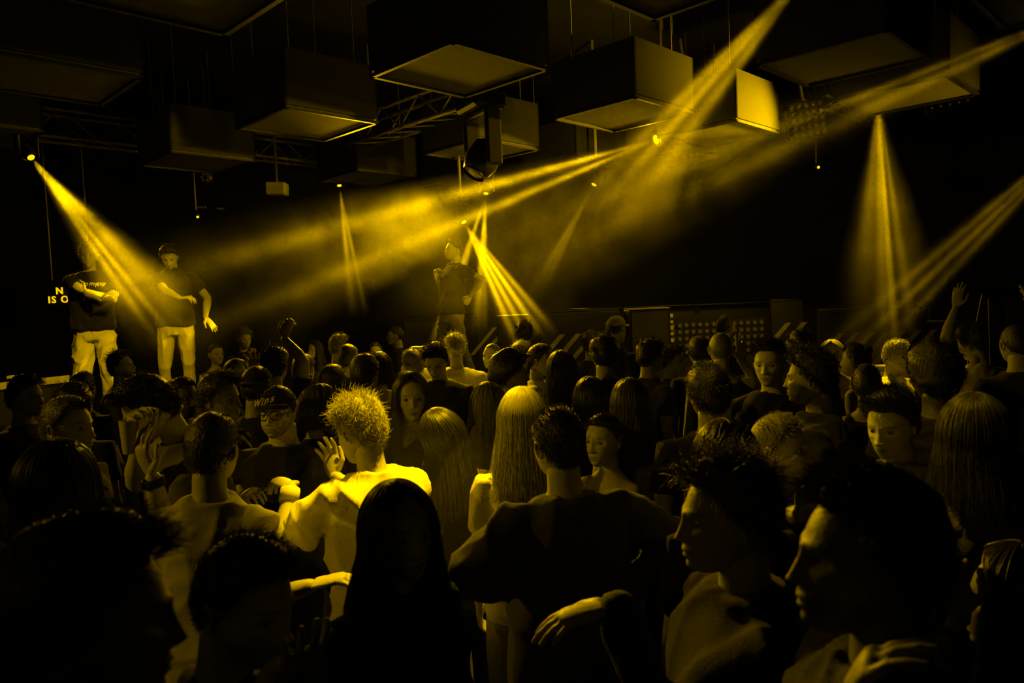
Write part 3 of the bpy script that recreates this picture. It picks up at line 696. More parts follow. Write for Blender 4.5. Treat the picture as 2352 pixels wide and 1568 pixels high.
def person(label, u, vt, vc, yaw, d=None, z0=0.0, fem=0, hair='short', hc='dark', skin='fair', top='tee', tc='black', legs='charcoal', head=(0, 0, 0), lean=(0, 0), arms=None,
           build=1.0, hh=.25, recede=0, length=.3, beard=0, fat=0, ears=True, eyes=True, fold=1.0, stance=None, wide=False, group=None, amin=1.02, sway=(0, 0), loose=1.0, strands=1.0, hairthick=.016, flare=.02, hs=1.0, knee=0.0):
    _seed[0] += 1; seed = _seed[0]; rg = np.random.RandomState(100 + seed)
    if d is None: d = hh * hs * FPX / (vc - vt)
    Wc = at(u, (vt + vc) / 2.0, d); near = d < 2.4; mid = d < 4.6
    Y = math.radians(yaw); hy, hp, hr = [math.radians(a) for a in head]; Rh = rotz(hy) @ rotx(hp) @ roty(hr)
    lp, lr = math.radians(lean[0]), math.radians(lean[1])
    def bend(p):
        p = np.atleast_2d(np.asarray(p, float)).copy(); q = sstep(p[:, 2], .86, 1.22); r = p - V3(0, 0, .95); a = lp * q; b = lr * q
        y = r[:, 1] * np.cos(a) - r[:, 2] * np.sin(a); z = r[:, 1] * np.sin(a) + r[:, 2] * np.cos(a); x = r[:, 0] * np.cos(b) + z * np.sin(b); z = -r[:, 0] * np.sin(b) + z * np.cos(b)
        return np.stack([x, y, z + .95], 1)
    np1 = bend(V3(0, -.008, 1.535))[0]; c0 = Rh @ V3(0, -.016, .098) * hs
    k = (Wc.z - z0 - c0[2]) / np1[2]
    hl = np1 * k + c0; Rz3 = rotz(Y)
    loc = np.array(Wc) - Rz3 @ hl; loc[2] = z0
    root = empty('person', loc, Y); tag(root, label, 'person', group)
    S = lambda p: bend(p) * k
    toL = lambda w: rotz(-Y) @ (np.array(w, float) - loc)
    bf = build; sw = (.178 - .022 * fem) * (.5 + .5 * bf)
    # ---- skin: torso core, neck, arms, hands
    g = Geo(); hd = .90; hands = []; done_parts = []
    if top in ('tank', 'strap', 'openback', 'bare'): hd = 1.0
    T = [(.84, .125, .09, 0, 2.2), (.92, .158, .112, .01, 2.3), (1.0, .150, .106, .005, 2.3), (1.08, .138 - .012 * fem, .096, 0, 2.2), (1.2, .150 - .010 * fem, .108, -.005, 2.3), (1.3, .166 - .012 * fem, .116, -.008 - .012 * fem, 2.4),
         (1.37, .172 - .016 * fem, .104, 0, 2.3), (1.415, .150 - .012 * fem, .085, .006, 2.2), (1.45, .098, .068, .01, 2.1), (1.475, .064, .058, .01, 2.0)]
    g.rings([(z, w * bf * hd, dp * bf * hd * (1 + .2 * fat), yo, sq) for (z, w, dp, yo, sq) in T], 24, S)
    nk = (.056 - .009 * fem) * (1 + .15 * fat) * (.6 + .4 * bf); nb = S(V3(0, .018, 1.43))[0]; nt_ = hl + Rh @ V3(0, .026, -.055)
    g.limb([nb, nb * .5 + nt_ * .5, nt_], [nk * 1.22 * k, nk, nk * .98], 16, round_ends=False)
    l1, l2 = .285 * k, .255 * k; A = {}
    for sd, sx in (('L', 1), ('R', -1)):
        a = dict((arms or {}).get(sd, {})); sh = S(V3(sx * sw, .005, 1.395))[0]; ar = (.047 - .008 * fem) * k * (.45 + .55 * bf)
        if 't' in a:
            tg = a['t']; tgt = toL(at(tg[0], tg[1], d + tg[2])); el, wr = ik(sh, tgt, l1, l2, V3(*a.get('pole', (sx * .5, .4, -1))))
        elif 'l' in a:
            el, wr = ik(sh, S(V3(*a['l']))[0] if a.get('bend', 1) else V3(*a['l']) * k, l1, l2, V3(*a.get('pole', (sx * .4, .6, -1))))
        else:
            el = sh + nrm(V3(sx * .16, .06 + .04 * rg.rand(), -1)) * l1; wr = el + nrm(V3(sx * .03, -.22 - .2 * rg.rand(), -1)) * l2
        fd = nrm(wr - el); hd_ = a.get('fdir'); fd = fd if hd_ is None else nrm(V3(*hd_)); pn = V3(*a.get('palm', (-sx, 0, 0)))
        g.limb([sh - V3(sx * .03, 0, 0), sh, sh * .6 + el * .4, el, el * .72 + wr * .28, el * .35 + wr * .65, wr], np.array([.046 + .006 * (hd == 1), .049 + .006 * (hd == 1), 1.0 * .047, .040, .043, .034, .027]) / .047 * ar, 14)
        gh = Geo() if a else g
        if a: hands.append(gh)
        hand(gh, wr + fd * .004, fd, pn, -1 if sd == 'L' else 1, a.get('curl', .45), a.get('spread', .12), a.get('thumb', .6), (.93 if fem else 1.0) * (.6 + .4 * k), a.get('point'))
        A[sd] = (sh, el, wr, fd)
    # ---- head grid
    na, npo = (72, 60) if d < 3.8 else ((56, 46) if d < 6 else (44, 36))
    n = head_dirs(na, npo)[::-1]; hp_, ht = face(head_base(n), n, fem, 1.0, beard, 0, fat)
    H = Geo(); H.grid(hp_ * hs @ Rh.T + hl); tints = [np.concatenate([ht.ravel(), [1, 1]])]
    if ears:
        for sx in (1, -1):
            e = Geo(); t = np.linspace(0, 2 * math.pi, 16, endpoint=False); rings = []
            for (sc, off) in ((.55, -.006), (.9, -.004), (1.0, .004), (.93, .010), (.78, .009), (.6, .003), (.3, .001)):
                rings.append(np.stack([np.full(16, off) + .006 * np.sin(t) * sc, .016 * np.cos(t) * sc * (1 + .15 * np.sin(t)), .031 * np.sin(t) * sc], 1))
            R = np.array(rings) @ rotz(.35).T; R[..., 0] *= sx
            if sx < 0: R = R[:, ::-1]
            H.grid((R + V3(sx * .0735, .012, -.005)) * hs @ Rh.T + hl); tints.append(np.full(7 * 16 + 2, .95))
    if eyes and d < 9:
        for sx in (1, -1):
            q = Geo(); q.ell((0, 0, 0), (.0125, .0125, .0125), 12, 9); v, f = q.arr(); H.add((v + V3(sx * .0315, -.0735, .0015)) * hs @ Rh.T + hl, f)
            tt = np.where(v[:, 1] < -.0100, .06, .85); tints.append(tt)
    htint = np.concatenate(tints); hv, hf = H.arr()
    body = link('body', bpy.data.meshes.new('body'), root)
    showh = bool(arms); vox = .0115 if near else .0145 if d < 5 else .017
    smat = skin_mat('%s skin' % skin, SKIN[skin])
    def fin(v, f, no):
        done_parts.append((v, f))
        if len(done_parts) < 1 + len(hands): return
        vv = [hv]; ff = list(hf); tn = [htint]; nn = len(hv)
        for (a, b) in done_parts: vv.append(a); ff += [tuple(i + nn for i in q) for q in b]; nn += len(a); tn.append(np.ones(len(a)))
        old = body.data; body.data = mesh_from('body', np.vstack(vv), ff, smat, True, np.concatenate(tn)); bpy.data.meshes.remove(old)
    fuse(g, vox, fin)
    for gh in hands: fuse(gh, .0042 if mid else .0055, fin, 1)
    # ---- clothes
    def shirt():
        c = Geo(); ex = .012 * loose + (.012 if top == 'jacket' else 0); B = bf
        rows = [(.85 + .05 * (z0 > .5), .178, .128, .008, 2.6), (.92, .180, .130, .008, 2.6), (1.0, .172, .124, .004, 2.5), (1.08, .164 - .02 * fem, .116, 0, 2.5), (1.2, .166 - .016 * fem, .120, -.005, 2.5), (1.3, .176 - .014 * fem, .126, -.010 - .012 * fem, 2.5),
                (1.375, .178 - .016 * fem, .112, 0, 2.4), (1.42, .150 - .012 * fem, .090, .006, 2.3), (1.455, .100, .072, .01, 2.1), (1.478, .078, .070, .010, 2.0)]
        if top in ('strap', 'openback'): rows = [r for r in rows if .95 < r[0] < 1.33] + [(1.335, .150, .112, -.014, 2.4)]
        if top == 'tank': rows = [r for r in rows if r[0] < 1.38] + [(1.415, .120, .086, .006, 2.2)]
        if fem and top != 'jacket': rows = [(z, w - .012, dp - .008, y, s) for (z, w, dp, y, s) in rows]
        c.rings([(z, w * B + ex, dp * B * (1 + .25 * fat) + ex, yo, sq) for (z, w, dp, yo, sq) in rows], 28, S)
        if top == 'jacket':
            c.limb([nb + V3(0, .004, .0), nb * .62 + nt_ * .38 + V3(0, .006, 0)], [nk * 1.75, nk * 1.5], 18, round_ends=False)
        if top in ('tank', 'strap', 'openback'):
            for sx in (1, -1):
                q = [S(V3(sx * .085, -.105 + .03 * (top == 'tank'), 1.30))[0], S(V3(sx * .10, -.06, 1.42))[0], S(V3(sx * .10, .01, 1.447))[0], S(V3(sx * .095, .07, 1.42))[0], S(V3(sx * .085, .105, 1.30))[0]]
                c.limb(q, (.026 if top == 'tank' else .010) * k, 8, .6)
        for sd, sx in (('L', 1), ('R', -1)):
            sh, el, wr, fd = A[sd]; ar = (.062 - .008 * fem) * k * (.45 + .55 * bf) * (1 + .12 * (loose - 1))
            if top in ('tee', 'polo'):
                e = sh * .34 + el * .66; c.limb([sh - V3(sx * .05 * k, 0, .004), sh, sh * .6 + e * .4, e], [ar * 1.02, ar * 1.06, ar * 1.06, ar * 1.10], 16, round_ends=False)
            elif top in ('long', 'jacket'):
                x = 1.18 if top == 'jacket' else 1.0
                c.limb([sh - V3(sx * .05 * k, 0, .004), sh, sh * .5 + el * .5, el, el * .5 + wr * .5, wr - fd * .01], np.array([ar * 1.0, ar * 1.08, ar * 1.02, ar * .88, ar * .76, ar * .62]) * x, 16)
        o = link('jacket' if top == 'jacket' else 'shirt', bpy.data.meshes.new('shirt'), root)
        cm = cloth_mat(tc, 'denim' if top == 'jacket' else 'cotton')
        def fin2(v, f, no):
            amp = .011 * fold * k; q = v * V3(1, 1, .45) + seed
            w1 = wob(q, 15, 0); w2 = wob(v + seed * 2.1, 26, 1)
            v = v + no * (amp * .45 * w1 + amp * .25 * w2 + amp * .95 * folds(v, seed))[:, None]; old = o.data
            o.data = mesh_from('shirt', v, f, cm); bpy.data.meshes.remove(old)
        fuse(c, .0110 if d < 4.0 else .0145 if d < 5 else .018 if d < 7.2 else .015, fin2); return o
    sh_o = shirt() if top != 'bare' else None
    # ---- trousers, shoes
    tg_ = Geo(); st = stance or ((.10, 0.0), (-.10, 0.0)); lm = cloth_mat(legs, 'trousers'); rl = 1.25 if wide else 1.0
    tg_.rings([(.80, .150 * bf, .118 * bf, .01, 2.3), (.86, .165 * bf, .122 * bf, .012, 2.3), (.95, .158 * bf, .112 * bf, .008, 2.3), (1.0, .150 * bf, .106 * bf, .005, 2.3)], 20, S)
    feet = []
    for (fx, fy), sx in zip(st, (1, -1)):
        hip = V3(sx * .088 * k, .008, .88 * k); an = V3(fx * k, fy * k, .085); L1, L2 = .41 * k, .40 * k
        kn, an2 = ik(hip, an, L1, L2, V3(sx * .12, -1, 0)); feet.append((an, kn))
        tg_.limb([hip + V3(0, 0, .03), hip * .55 + kn * .45, kn, kn * .6 + an * .4, an + V3(0, .0, .0)], np.array([.088, .080 * (.5 + .5 * rl), .060 * rl, .056 * rl, .048 * rl]) * k * (.5 + .5 * bf), 14)
    tro = link('trousers', bpy.data.meshes.new('trousers'), root)
    if z0 > .5:
        def fin3(v, f, no):
            q = v * V3(1, 1, .6) + seed * 1.3; v = v + no * (.005 * wob(q, 16, 2) + .012 * folds(v, seed, 34))[:, None]; old = tro.data
            tro.data = mesh_from('trousers', v, f, lm); bpy.data.meshes.remove(old)
        fuse(tg_, .013, fin3)
    else:
        v, f = tg_.arr(); old = tro.data; tro.data = mesh_from('trousers', v, f, lm); bpy.data.meshes.remove(old)
    for an, kn in feet:
        q = Geo(); q.limb([V3(an[0], an[1] + .055, .035), V3(an[0], an[1], .045), V3(an[0], an[1] - .08, .038), V3(an[0], an[1] - .145, .030)], [.034, .042, .044, .034], 12, .78)
        v, f = q.arr(); v[:, 2] = np.maximum(v[:, 2], .0); v[:, 0] = v[:, 0]
        link('shoe', mesh_from('shoe', v, f, cloth_mat('charcoal', 'leather')), root)
    # ---- hair
    toB = lambda p: p * hs @ Rh.T + hl
    ho = None; cnt = int((4200 if d < 2.4 else 2800 if d < 4 else 1300 if d < 6 else 500) * strands); rad = (.0008 if d < 2.4 else .0011 if d < 4 else .0016 if d < 6 else .0024)
    hna, hnp = (64, 44) if d < 4 else (44, 30)
    if hair in HAIR:
        nn_, pp, m_ = hair_cap(hair, hna, hnp, recede, seed); q = Geo(); q.grid(toB(pp)[::-1]); v, f = q.arr()
        ho = link('hair', mesh_from('hair', v, f, hair_mat(hc)), root)
        if cnt and hair != 'buzz': strands_obj('hair_strands', toB(hair_strands_short(hair, cnt, 5, recede, seed, rg)), rad * 1.3, hair_mat(hc, True), ho)
    elif hair in ('long', 'bob', 'ponytail', 'bun'):
        if hair in ('ponytail', 'bun'):
            nn_, pp, m_ = hair_cap('slick', hna, hnp, recede, seed); q = Geo(); q.grid(toB(pp)[::-1])
            if hair == 'bun': q.ell(toB(V3(0, .085, .075)), (.04, .038, .036), 16, 10)
            else: q.limb(toB(np.array([V3(0, .09, .03), V3(0, .125, .02), V3(0, .14, -.04), V3(.01, .135, -.12), V3(.015, .12, -.12 - length * .5)])), [.014, .022, .03, .028, .008], 12)
            v, f = q.arr(); ho = link('hair', mesh_from('hair', v, f, hair_mat(hc)), root)
            if cnt:
                strands_obj('hair_strands', toB(hair_strands_short('slick', cnt, 5, recede, seed, rg)), rad * 1.2, hair_mat(hc, True), ho)
                if hair == 'ponytail':
                    kk = cnt // 2; b = np.array([V3(0, .09, .03), V3(0, .125, .02), V3(0, .145, -.04), V3(.01, .138, -.12), V3(.015, .12, -.14 - length * .5)]); jit = rg.normal(size=(kk, 1, 3)) * .016; P = b[None] + jit * np.array([.3, .8, 1.3, 1.5, 1.2])[None, :, None]
                    strands_obj('ponytail_strands', toB(P), rad * 1.3, hair_mat(hc, True), ho)
        else:
            Lh = length if hair == 'long' else .07; gq = hair_long(Lh, 48, 24, flare, hairthick, amin, sway, seed); v, f = gq.arr(); ho = link('hair', mesh_from('hair', toB(v), f, hair_mat(hc)), root)
            if cnt:
                kk = int(cnt * 1.5); az = rg.uniform(-math.pi, math.pi, kk); P = long_path(az, rg.uniform(.02, .9, kk), hairthick + rg.uniform(-.003, .007, kk), Lh * 1.02, 14, flare, amin=amin, sway=sway)
                fz = rg.normal(size=(kk, 1, 3)) * .004; q = np.linspace(0, 1, 14)[None, :, None]; P = P + fz * q * (1 + 2 * q) + .004 * np.sin(q * 9 + rg.uniform(0, 6.28, (kk, 1, 1))) * rg.normal(size=(kk, 1, 3)) * q
                strands_obj('hair_strands', toB(P), rad * 1.25, hair_mat(hc, True), ho)
    if z0 == 0 and not (.84 < k < 1.13): print('HEIGHT', label, 'k=%.2f' % k, 'd=%.2f' % d)
    PEOPLE.append((label, loc, d, k))
    return dict(root=root, toB=toB, Rh=Rh, hl=hl, A=A, k=k, d=d, S=S, shirt=sh_o, body=body, hair=ho, hs=hs, loc=loc, Y=Y)
# ---- things worn: children of the person
def wear(P, name, geo, material, parent=None, headspace=True, smooth=True):
    v, f = geo.arr(); v = P['toB'](v) if headspace else v
    return link(name, mesh_from(name, v, f, material, smooth), parent or P['root'])
def cap(P, c='black', backwards=False, brim=True, text=None, offs=.016):
    n = head_dirs(40, 30); p = head_base(n); thr = .36 + .06 * -n[..., 1]
    m = sstep(n[..., 2] - thr, -.02, .05); q = p + n * (offs * m - .02 * (1 - m))[..., None]; q[..., 2] += .012 * m * sstep(-n[..., 1], 0, .8)
    g = Geo(); g.grid(q[::-1]); o = wear(P, 'cap', g, cloth_mat(c, 'cap cloth'))
    if brim:
        s = 1 if backwards else -1; a = np.linspace(-1.15, 1.15, 17); rows = []
        for (e, dz) in ((0, 0), (.03, .0), (.062, -.006), (.064, -.009), (.03, -.005), (0, -.004)):
            rows.append(np.stack([.080 * np.sin(a) * (1 + e * 1.5), s * (.092 * np.cos(a) + e * (np.cos(a) * 1.1)), .052 + dz - .012 * (np.sin(a) ** 2) * (1 + e * 9)], 1))
        g = Geo(); r = np.array(rows); g.grid(r.transpose(0, 1, 2), close_u=False, capa=False, capb=False); wear(P, 'cap_brim', g, cloth_mat(c, 'cap cloth'), o)
    return o
def glasses(P, thick=.0022):
    g = Geo(); t = np.linspace(0, 2 * math.pi, 25)
    for sx in (1, -1):
        g.limb(np.stack([sx * .033 + .027 * np.cos(t), np.full(25, -.101) + .004 * np.cos(t) * sx, .0 + .021 * np.sin(t)], 1), thick, 6, round_ends=False)
        g.limb([V3(sx * .060, -.096, .006), V3(sx * .076, -.05, .006), V3(sx * .078, .01, .004)], thick, 6)
    g.limb([V3(-.007, -.104, .004), V3(0, -.106, .007), V3(.007, -.104, .004)], thick, 6)
    return wear(P, 'glasses', g, mat('dark glasses frame', (.015, .015, .015), .3))
def band(P, side, name, frac, w, material, grow=1.25, r=.027):
    sh, el, wr, fd = P['A'][side]; a = el * (1 - frac) + wr * frac; u = nrm(wr - el); g = Geo(); g.limb([a - u * w / 2, a + u * w / 2], r * grow * P['k'], 16, round_ends=False)
    return wear(P, name, g, material, None, False)
def holdpt(P, side, f=.09):
    sh, el, wr, fd = P['A'][side]; p = wr + fd * f; Y = P['Y']; return Vector(rotz(Y) @ p + P['loc'])
# ------------------------------------------------------------------ the crowd, nearest first
PT = person
# --- front row
PT('broad dark head in profile filling the lower corner by the podium side', 195, 1195, 1660, 112, d=.95, hair='mop', hc='dark', skin='tan', tc='black', head=(0, 4, 0), eyes=False)
PT('dark haired man seen as a silhouette with lowered head beside the long haired woman', 560, 1238, 1530, 70, d=1.45, hair='crop', hc='black', skin='tan', tc='black', head=(0, 14, 0), beard=.7,
   arms={'L': dict(t=(640, 1530, -.12), pole=(0, .6, -1), palm=(0, 0, 1), curl=.5, fdir=(-.4, -.8, .4))})
PT('woman with long straight black hair and black top in the near middle', 915, 1112, 1330, 38, d=1.93, fem=1, hair='long', hc='black', skin='tan', top='long', tc='black', length=.30, build=1.06, flare=.035, amin=.8)
P = PT('man in a dark denim overshirt seen from behind with one hand on his hip', 1283, 938, 1108, -157, d=2.45, hair='slick', hc='dark', skin='fair', top='jacket', tc='denim', fold=1.5, build=1.08,
   arms={'L': dict(t=(1205, 1345, -.12), pole=(1, .25, -.05), palm=(-1, 0, 0), curl=.7, fdir=(-1, -.3, -.3)), 'R': dict(t=(1440, 1345, .10), pole=(-1, .3, -.1), palm=(1, 0, 0), curl=.7, fdir=(1, -.3, -.3))})
P6 = PT('man in profile with wavy fringe reaching one open hand across the near crowd', 1672, 1058, 1322, -84, d=1.62, hair='wavy', hc='brown', skin='mid', top='jacket', tc='charcoal', fold=.7,
   arms={'L': dict(t=(1405, 1392, -.04), pole=(.3, .5, -1), palm=(0, -.2, -1), curl=.35, fdir=(.1, -1, -.12), spread=.08)})
PT('huge dark head in profile at the lower right with a short beard', 1995, 1085, 1480, -92, d=1.12, hair='mop', hc='black', skin='dark', tc='black', beard=.7, head=(0, -4, 0), eyes=False,
   arms={'L': dict(t=(1925, 1660, -.12), pole=(.3, .8, -1), palm=(0, 0, -1), curl=.5)})
P = PT('dark figure at the lower right edge with a banded bare forearm', 2345, 1255, 1520, -125, d=1.62, fem=1, hair='long', hc='black', skin='tan', tc='black', top='tank', length=.2,
   arms={'L': dict(t=(2205, 1415, -.06), pole=(.2, .2, -1), palm=(-1, 0, 0), curl=1.0, fdir=(0, -.2, 1))})
for fr in (.25, .52, .78): band(P, 'L', 'bracelet', fr, .012, cloth_mat('black', 'leather'), 1.35)
P8 = PT('fair haired woman with hair pulled back, face turned up in profile', 1792, 962, 1104, 52, d=2.6, fem=1, hair='slick', hc='light', skin='fair', tc='black', head=(0, -6, 0),
   arms={'L': dict(t=(1880, 1215, -.9), pole=(.3, .3, -1), palm=(-.6, -.6, .2), curl=.25, fdir=(.1, -.75, .8), spread=.2)})
PT('young man with lit face and dark quiff looking down in a pale shirt', 2048, 898, 1052, -52, d=2.75, hair='quiff', hc='dark', skin='fair', tc='light', head=(0, 12, 0), top='tee', fold=1.3)
PT('brown long haired figure from behind near the right edge', 2240, 918, 1085, 176, d=2.3, fem=1, hair='long', hc='brown', skin='mid', tc='grey', top='strap', length=.2)
PT('tall dark figure with a wide round head in front of the raised arm', 2146, 788, 948, 168, d=3.15, hair='afro', hc='black', skin='dark', tc='black', build=1.12, hh=.27)
PT('long brown haired woman from behind, half covered by the man with wavy fringe', 1668, 985, 1150, 186, d=2.2, fem=1, hair='long', hc='brown', skin='fair', tc='black', length=.16, strands=.7)
PT('dark figure with bushy hair from behind in a black shirt, centre right', 1628, 832, 985, 180, d=3.3, hair='mop', hc='black', skin='mid', tc='black', build=1.12)
PT('young man with dimly lit face looking over a shoulder to the dark man', 1768, 770, 900, -34, d=3.95, hair='crop', hc='dark', skin='fair', tc='black', head=(0, 3, 0))
PT('dark curly haired man in profile standing close to the dim faced man', 1862, 795, 945, -118, d=3.4, hair='curly', hc='black', skin='tan', tc='black', build=1.1)
# --- middle rows, from the podium side to the right
PT('long black haired figure low in the dark at the podium side', 132, 1025, 1215, 170, d=2.05, fem=1, hair='long', hc='black', skin='tan', top='long', tc='black', length=.3)
PT('man in profile with close dark hair and a lit cheek, podium side', 155, 916, 1046, 84, d=3.05, hair='short', hc='dark', skin='mid', tc='black', head=(0, 2, 0))
P = PT('man bowing his dark head with a watch on his raised wrist', 345, 862, 1012, -52, d=2.95, hair='mop', hc='black', skin='mid', tc='grey', lean=(14, 4), head=(-10, 30, 8), build=1.05,
   arms={'R': dict(t=(325, 1010, -.22), pole=(-.6, -.2, -1), palm=(.6, .2, 0), curl=.9, fdir=(.3, -.2, 1)), 'L': dict(t=(350, 1095, -.30), pole=(.2, -.2, -1), palm=(-.3, 1, 0), curl=.45, fdir=(-.1, -.3, 1), spread=.2)})
M_watch = mat('dark watch', (.02, .02, .02), .25)
for sd in ('L',):
    band(P, sd, 'watch_strap', .93, .03, cloth_mat('black', 'leather'), 1.3); sh, el, wr, fd = P['A'][sd]; g = Geo(); q = el * .07 + wr * .93; g.ell(q + V3(0, -.036, 0), (.02, .008, .02), 14, 8); wear(P, 'watch', g, M_watch, None, False)
P27 = PT('short haired man from behind in a plain pale shirt', 488, 952, 1118, 172, d=2.55, hair='short', hc='dark', skin='mid', tc='light', fold=1.5, build=1.05,
   arms={'R': dict(t=(715, 1345, -.1), pole=(-.5, .3, -1), palm=(0, 0, -1), curl=.5)})
P26 = PT('heavy man in a black cap and glasses facing the camera', 640, 884, 1012, -8, d=3.6, hair='short', hc='dark', skin='fair', tc='black', fat=1, build=1.16, beard=.35,
   arms={'R': dict(t=(560, 1140, -.35), pole=(-.6, .5, -1), palm=(.2, .3, -1), curl=.9, fdir=(.5, -.5, .3)), 'L': dict(t=(672, 1172, -.40), pole=(1, .3, -1), palm=(0, .2, -1), curl=.55, fdir=(-.2, -.7, -.5))})
co = cap(P26, 'black'); glasses(P26)
me = text_mesh('Wins', .047, .0012, .0006, .35); me.materials.clear(); me.materials.append(cloth_mat('white', 'thread'))
vv = np.array([v.co[:] for v in me.vertices]); w = vv[:, 0].mean()
tgt = np.stack([vv[:, 0] - w, -.1195 - vv[:, 2] + 5.2 * (vv[:, 0] - w) ** 2 + .25 * (vv[:, 1]), .063 + vv[:, 1] + .28 * (vv[:, 0] - w)], 1); tgt = P26['toB'](tgt)
for v, q in zip(me.vertices, tgt): v.co = q
link('cap_lettering', me, co)
P25 = PT('curly blond man in a glowing white shirt, back to the camera', 828, 922, 1062, -146, d=2.9, hair='curly', hc='blond', skin='fair', tc='white', lean=(10, -2), head=(20, 16, 0), fold=1.6, loose=1.5, strands=1.4,
   arms={'L': dict(t=(668, 1118, .05), pole=(.5, .4, -1), palm=(0, 0, -1), curl=.7, fdir=(.2, -1, .12)), 'R': dict(t=(768, 1092, .28), pole=(-.6, .3, -1), palm=(.4, .3, .3), curl=.6, fdir=(-.1, -.6, .7), spread=.2)})
band(P25, 'L', 'wrist_bandage', .86, .055, cloth_mat('white', 'bandage'), 1.42)
P5 = PT('woman with long straight blond hair from behind in a white top', 1200, 893, 1040, 180, d=2.95, fem=1, hair='long', hc='blond', skin='fair', tc='white', legs='light', length=.26, strands=1.8, wide=True, flare=.03)
PT('woman with swinging brown hair and an open backed dark top', 1020, 925, 1078, -150, d=3.35, fem=1, hair='long', hc='dark', skin='mid', top='openback', tc='black', length=.26, head=(0, 8, 24), sway=(.55, .1), lean=(6, 4), strands=1.6)
PT('dark haired woman facing the camera with folded forearms in the middle', 945, 866, 962, 12, d=3.8, fem=1, hair='long', hc='black', skin='tan', top='tank', tc='charcoal', length=.26,
   arms={'L': dict(l=(.02, -.28, 1.22), palm=(0, .3, -1), curl=.6), 'R': dict(l=(.05, -.26, 1.3), palm=(0, .3, 1), curl=.6)})
PT('smiling woman with a dark low ponytail between the two long haired backs', 1388, 952, 1068, -42, d=3.45, fem=1, hair='ponytail', hc='dark', skin='mid', top='strap', tc='black', length=.22)
PT('woman with wavy brown hair from behind and a white shoulder strap', 1447, 868, 990, 172, d=3.75, fem=1, hair='long', hc='brown', skin='mid', top='strap', tc='white', length=.24, flare=.04, strands=1.4)
PT('woman with long brown hair and bare shoulders from behind', 1290, 800, 905, 170, d=4.7, fem=1, hair='long', hc='brown', skin='mid', top='openback', tc='grey', length=.24)
PT('black long haired figure from behind between the brown haired women', 1356, 864, 975, 184, d=4.2, fem=1, hair='long', hc='black', skin='mid', tc='black', length=.22)
PT('person with a big dark curly mop in profile near the middle', 1172, 806, 915, 104, d=4.4, hair='afro', hc='black', skin='mid', tc='charcoal', hh=.28)
PT('light brown haired woman from behind beside the blond woman', 1122, 882, 990, 182, d=3.9, fem=1, hair='long', hc='light', skin='mid', tc='grey', length=.16)
PT('man with braided hair looking along the podium', 418, 868, 962, 62, d=4.4, hair='slick', hc='black', skin='dark', tc='black', beard=.6)
PT('dark wavy haired man in profile behind the man in the pale shirt', 505, 862, 972, 78, d=3.75, hair='mop', hc='dark', skin='tan', tc='black')
P = PT('person in a round black cap just behind the heavy man', 590, 846, 938, 172, d=4.35, hair='short', hc='black', skin='tan', tc='black'); cap(P, 'black', True)
PT('brown haired person from the side between the heavy man and the blond man', 735, 892, 985, 120, d=4.1, fem=1, hair='bob', hc='brown', skin='mid', tc='black')
PT('dark haired man with face half turned at the podium edge', 60, 866, 958, 78, d=4.5, hair='mop', hc='black', skin='tan', tc='black')
PT('dark round head in front of the white trousers', 190, 858, 930, 176, d=5.4, hair='short', hc='black', skin='tan', tc='black')
PT('dark low head behind the man with the lit cheek', 172, 893, 980, 178, d=4.2, hair='curly', hc='black', skin='tan', tc='black', hh=.26)
PT('curly haired man with a bright face gazing up at the podium', 279, 814, 872, 88, d=6.3, hair='curly', hc='black', skin='fair', tc='grey', head=(0, -12, 0), beard=.4)
P = PT('grey haired man with glasses in bright light below the jeans', 543, 828, 893, 80, d=6.0, hair='short', hc='grey', skin='fair', tc='grey'); glasses(P)
PT('man from behind throwing one arm up in front of the stage', 632, 806, 880, 176, d=5.2, hair='curly', hc='black', skin='mid', tc='black',
   arms={'R': dict(t=(652, 776, .0), pole=(-.6, .4, -.4), palm=(0, -1, 0), curl=.8, fdir=(-.3, -.1, .9)), 'L': dict(t=(592, 862, .1), pole=(.6, .3, -.6), palm=(0, 1, 0), curl=.1, fdir=(.2, 0, 1), spread=.3)})
PT('man from behind with lit shirt shoulders next to the raised arm', 697, 815, 886, 168, d=5.8, hair='short', hc='dark', skin='fair', tc='light')
PT('dark head in front of the lit shirt shoulders', 765, 838, 925, 176, d=4.95, hair='short', hc='black', skin='mid', tc='grey')
PT('dark haired man in a black shirt from behind, left of the lit crew', 838, 815, 906, 168, d=4.45, hair='short', hc='black', skin='mid', tc='black', build=1.05)
PT('dark bobbed head beside the man in the black shirt', 872, 808, 890, 190, d=5.6, fem=1, hair='bob', hc='black', skin='mid', tc='light')
PT('dark head low behind the man in the black shirt', 800, 788, 862, 180, d=6.35, hair='short', hc='black', skin='mid', tc='black')
# --- lit group before the man leaning back
PT('man with a shaved nape and white shirt in the bright light', 950, 802, 878, -160, d=5.95, hair='crop', hc='light', skin='fair', tc='white')
PT('man with dark quiff bowed over his hands in the bright light', 1002, 793, 866, -10, d=5.3, hair='quiff', hc='black', skin='fair', tc='charcoal', head=(0, 28, 0))
PT('man with bright spiky hair in a white collar', 1046, 767, 838, -170, d=6.3, hair='spiky', hc='blond', skin='fair', tc='white', head=(0, 14, 0), strands=2.0,
   arms={'L': dict(t=(975, 798, .1), pole=(.6, .3, -.6), palm=(0, 0, -1), curl=.3, fdir=(1, -.2, 0))})
PT('bald man with a bright lit scalp facing the crew', 1131, 787, 848, -42, d=7.0, hair='buzz', hc='light', skin='fair', tc='charcoal', strands=0)
PT('tousle haired person lit from above behind the big dark mop', 1196, 788, 850, 170, d=6.5, hair='mop', hc='light', skin='fair', tc='grey')
PT('dark curly haired person before the low speaker', 1204, 740, 802, 175, d=7.4, hair='curly', hc='dark', skin='mid', tc='charcoal')
